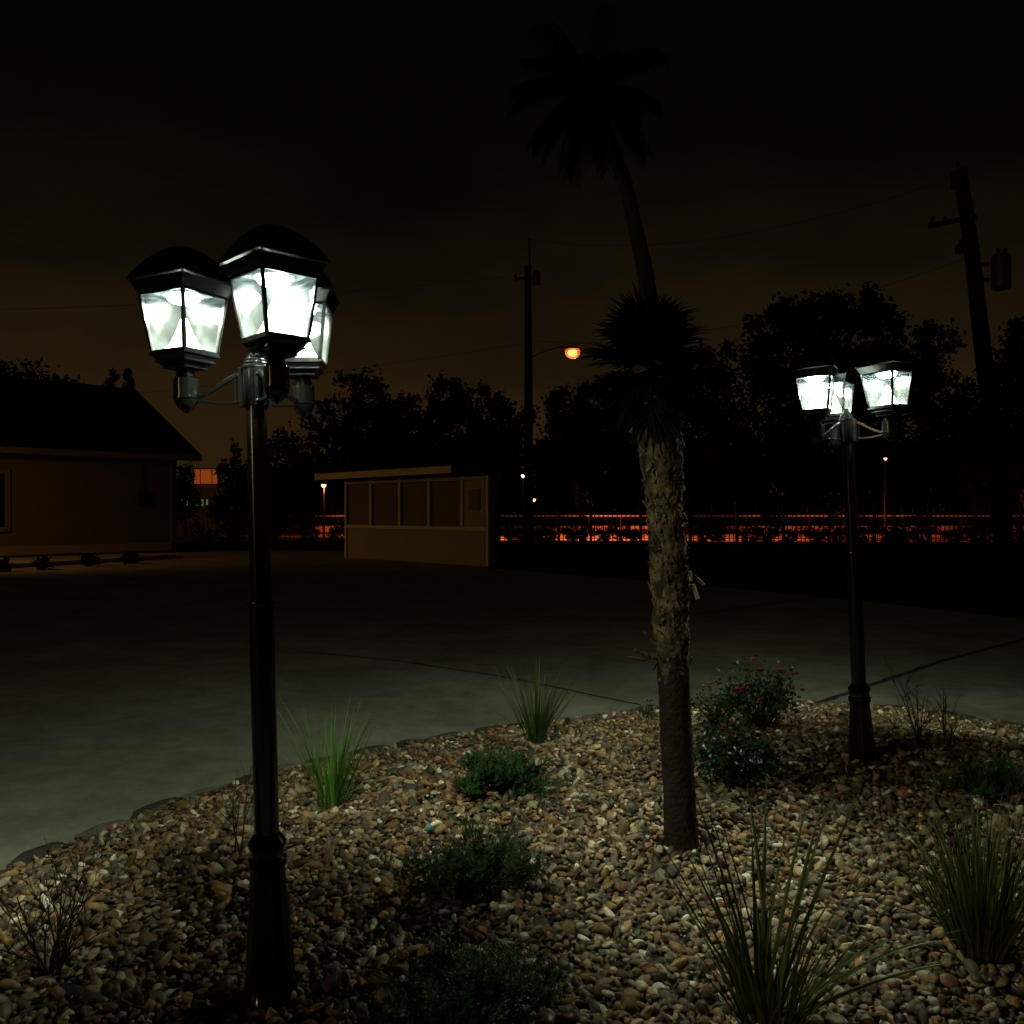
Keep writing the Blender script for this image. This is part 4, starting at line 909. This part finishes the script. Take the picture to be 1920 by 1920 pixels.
w=bpy.data.worlds.new('World'); scene.world=w; w.use_nodes=True; nt=w.node_tree; bg=nt.nodes['Background']
L=nt.links.new
tc=nt.nodes.new('ShaderNodeTexCoord'); sp=nt.nodes.new('ShaderNodeSeparateXYZ'); L(tc.outputs['Generated'],sp.inputs[0])
n=nt.nodes.new('ShaderNodeTexNoise'); n.inputs['Scale'].default_value=3.2; n.inputs['Detail'].default_value=5; n.inputs['Roughness'].default_value=.55
mp=nt.nodes.new('ShaderNodeMapping'); mp.inputs['Scale'].default_value=(1,1,2.6); L(tc.outputs['Generated'],mp.inputs[0]); L(mp.outputs[0],n.inputs['Vector'])
mr=nt.nodes.new('ShaderNodeMapRange'); mr.inputs[1].default_value=.3; mr.inputs[2].default_value=.7; mr.inputs[3].default_value=-.05; mr.inputs[4].default_value=.05; L(n.outputs['Fac'],mr.inputs[0])
ad=nt.nodes.new('ShaderNodeMath'); ad.operation='ADD'; L(sp.outputs[2],ad.inputs[0]); L(mr.outputs[0],ad.inputs[1])
rp=nt.nodes.new('ShaderNodeValToRGB'); cr2=rp.color_ramp; cr2.interpolation='EASE'
stops=[(0,(.027,.0125,.0032)),(.08,(.022,.0115,.0034)),(.20,(.0110,.0068,.0026)),(.30,(.0046,.0032,.0014)),(.40,(.0016,.0014,.0008)),(.52,(.0009,.0009,.0007))]
cr2.elements[0].position=0; cr2.elements[0].color=(*stops[0][1],1); cr2.elements[1].position=stops[1][0]; cr2.elements[1].color=(*stops[1][1],1)
for p_,c_ in stops[2:]: e=cr2.elements.new(p_); e.color=(*c_,1)
L(ad.outputs[0],rp.inputs[0])
sky=nt.nodes.new('ShaderNodeTexSky'); sky.sky_type='NISHITA'; sky.sun_disc=False; sky.sun_elevation=R(0); sky.sun_rotation=R(200)
sc2=nt.nodes.new('ShaderNodeVectorMath'); sc2.operation='SCALE'; sc2.inputs['Scale'].default_value=.0000; L(sky.outputs[0],sc2.inputs[0])
va=nt.nodes.new('ShaderNodeVectorMath'); va.operation='ADD'; L(rp.outputs[0],va.inputs[0]); L(sc2.outputs[0],va.inputs[1])
L(va.outputs[0],bg.inputs[0]); bg.inputs[1].default_value=1.0

sun=bpy.data.lights.new('low_orange_glow','SUN'); sun.energy=.13; sun.angle=R(2.5); sun.color=(1,.60,.18)
so=bpy.data.objects.new('low_orange_glow',sun); COL.objects.link(so); dirv=Vector((.72,.69,-.085)); so.rotation_euler=dirv.to_track_quat('-Z','Y').to_euler(); so.location=(-20,-20,6)

# ------------------------------------------------------------------ camera, render
cam=bpy.data.cameras.new('camera'); co=bpy.data.objects.new('camera',cam); COL.objects.link(co); co.location=(0,0,CH); co.rotation_euler=(R(90),0,0)
cam.sensor_width=36; cam.lens=36*F/1920; cam.clip_end=2000; cam.clip_start=.05; scene.camera=co
scene.render.engine='CYCLES'; scene.render.resolution_x=1024; scene.render.resolution_y=1024
scene.view_settings.view_transform='Standard'; scene.view_settings.look='None'; scene.view_settings.exposure=0; scene.view_settings.gamma=1
scene.cycles.max_bounces=8; scene.cycles.transparent_max_bounces=32; scene.cycles.sample_clamp_indirect=3; scene.cycles.use_denoising=True
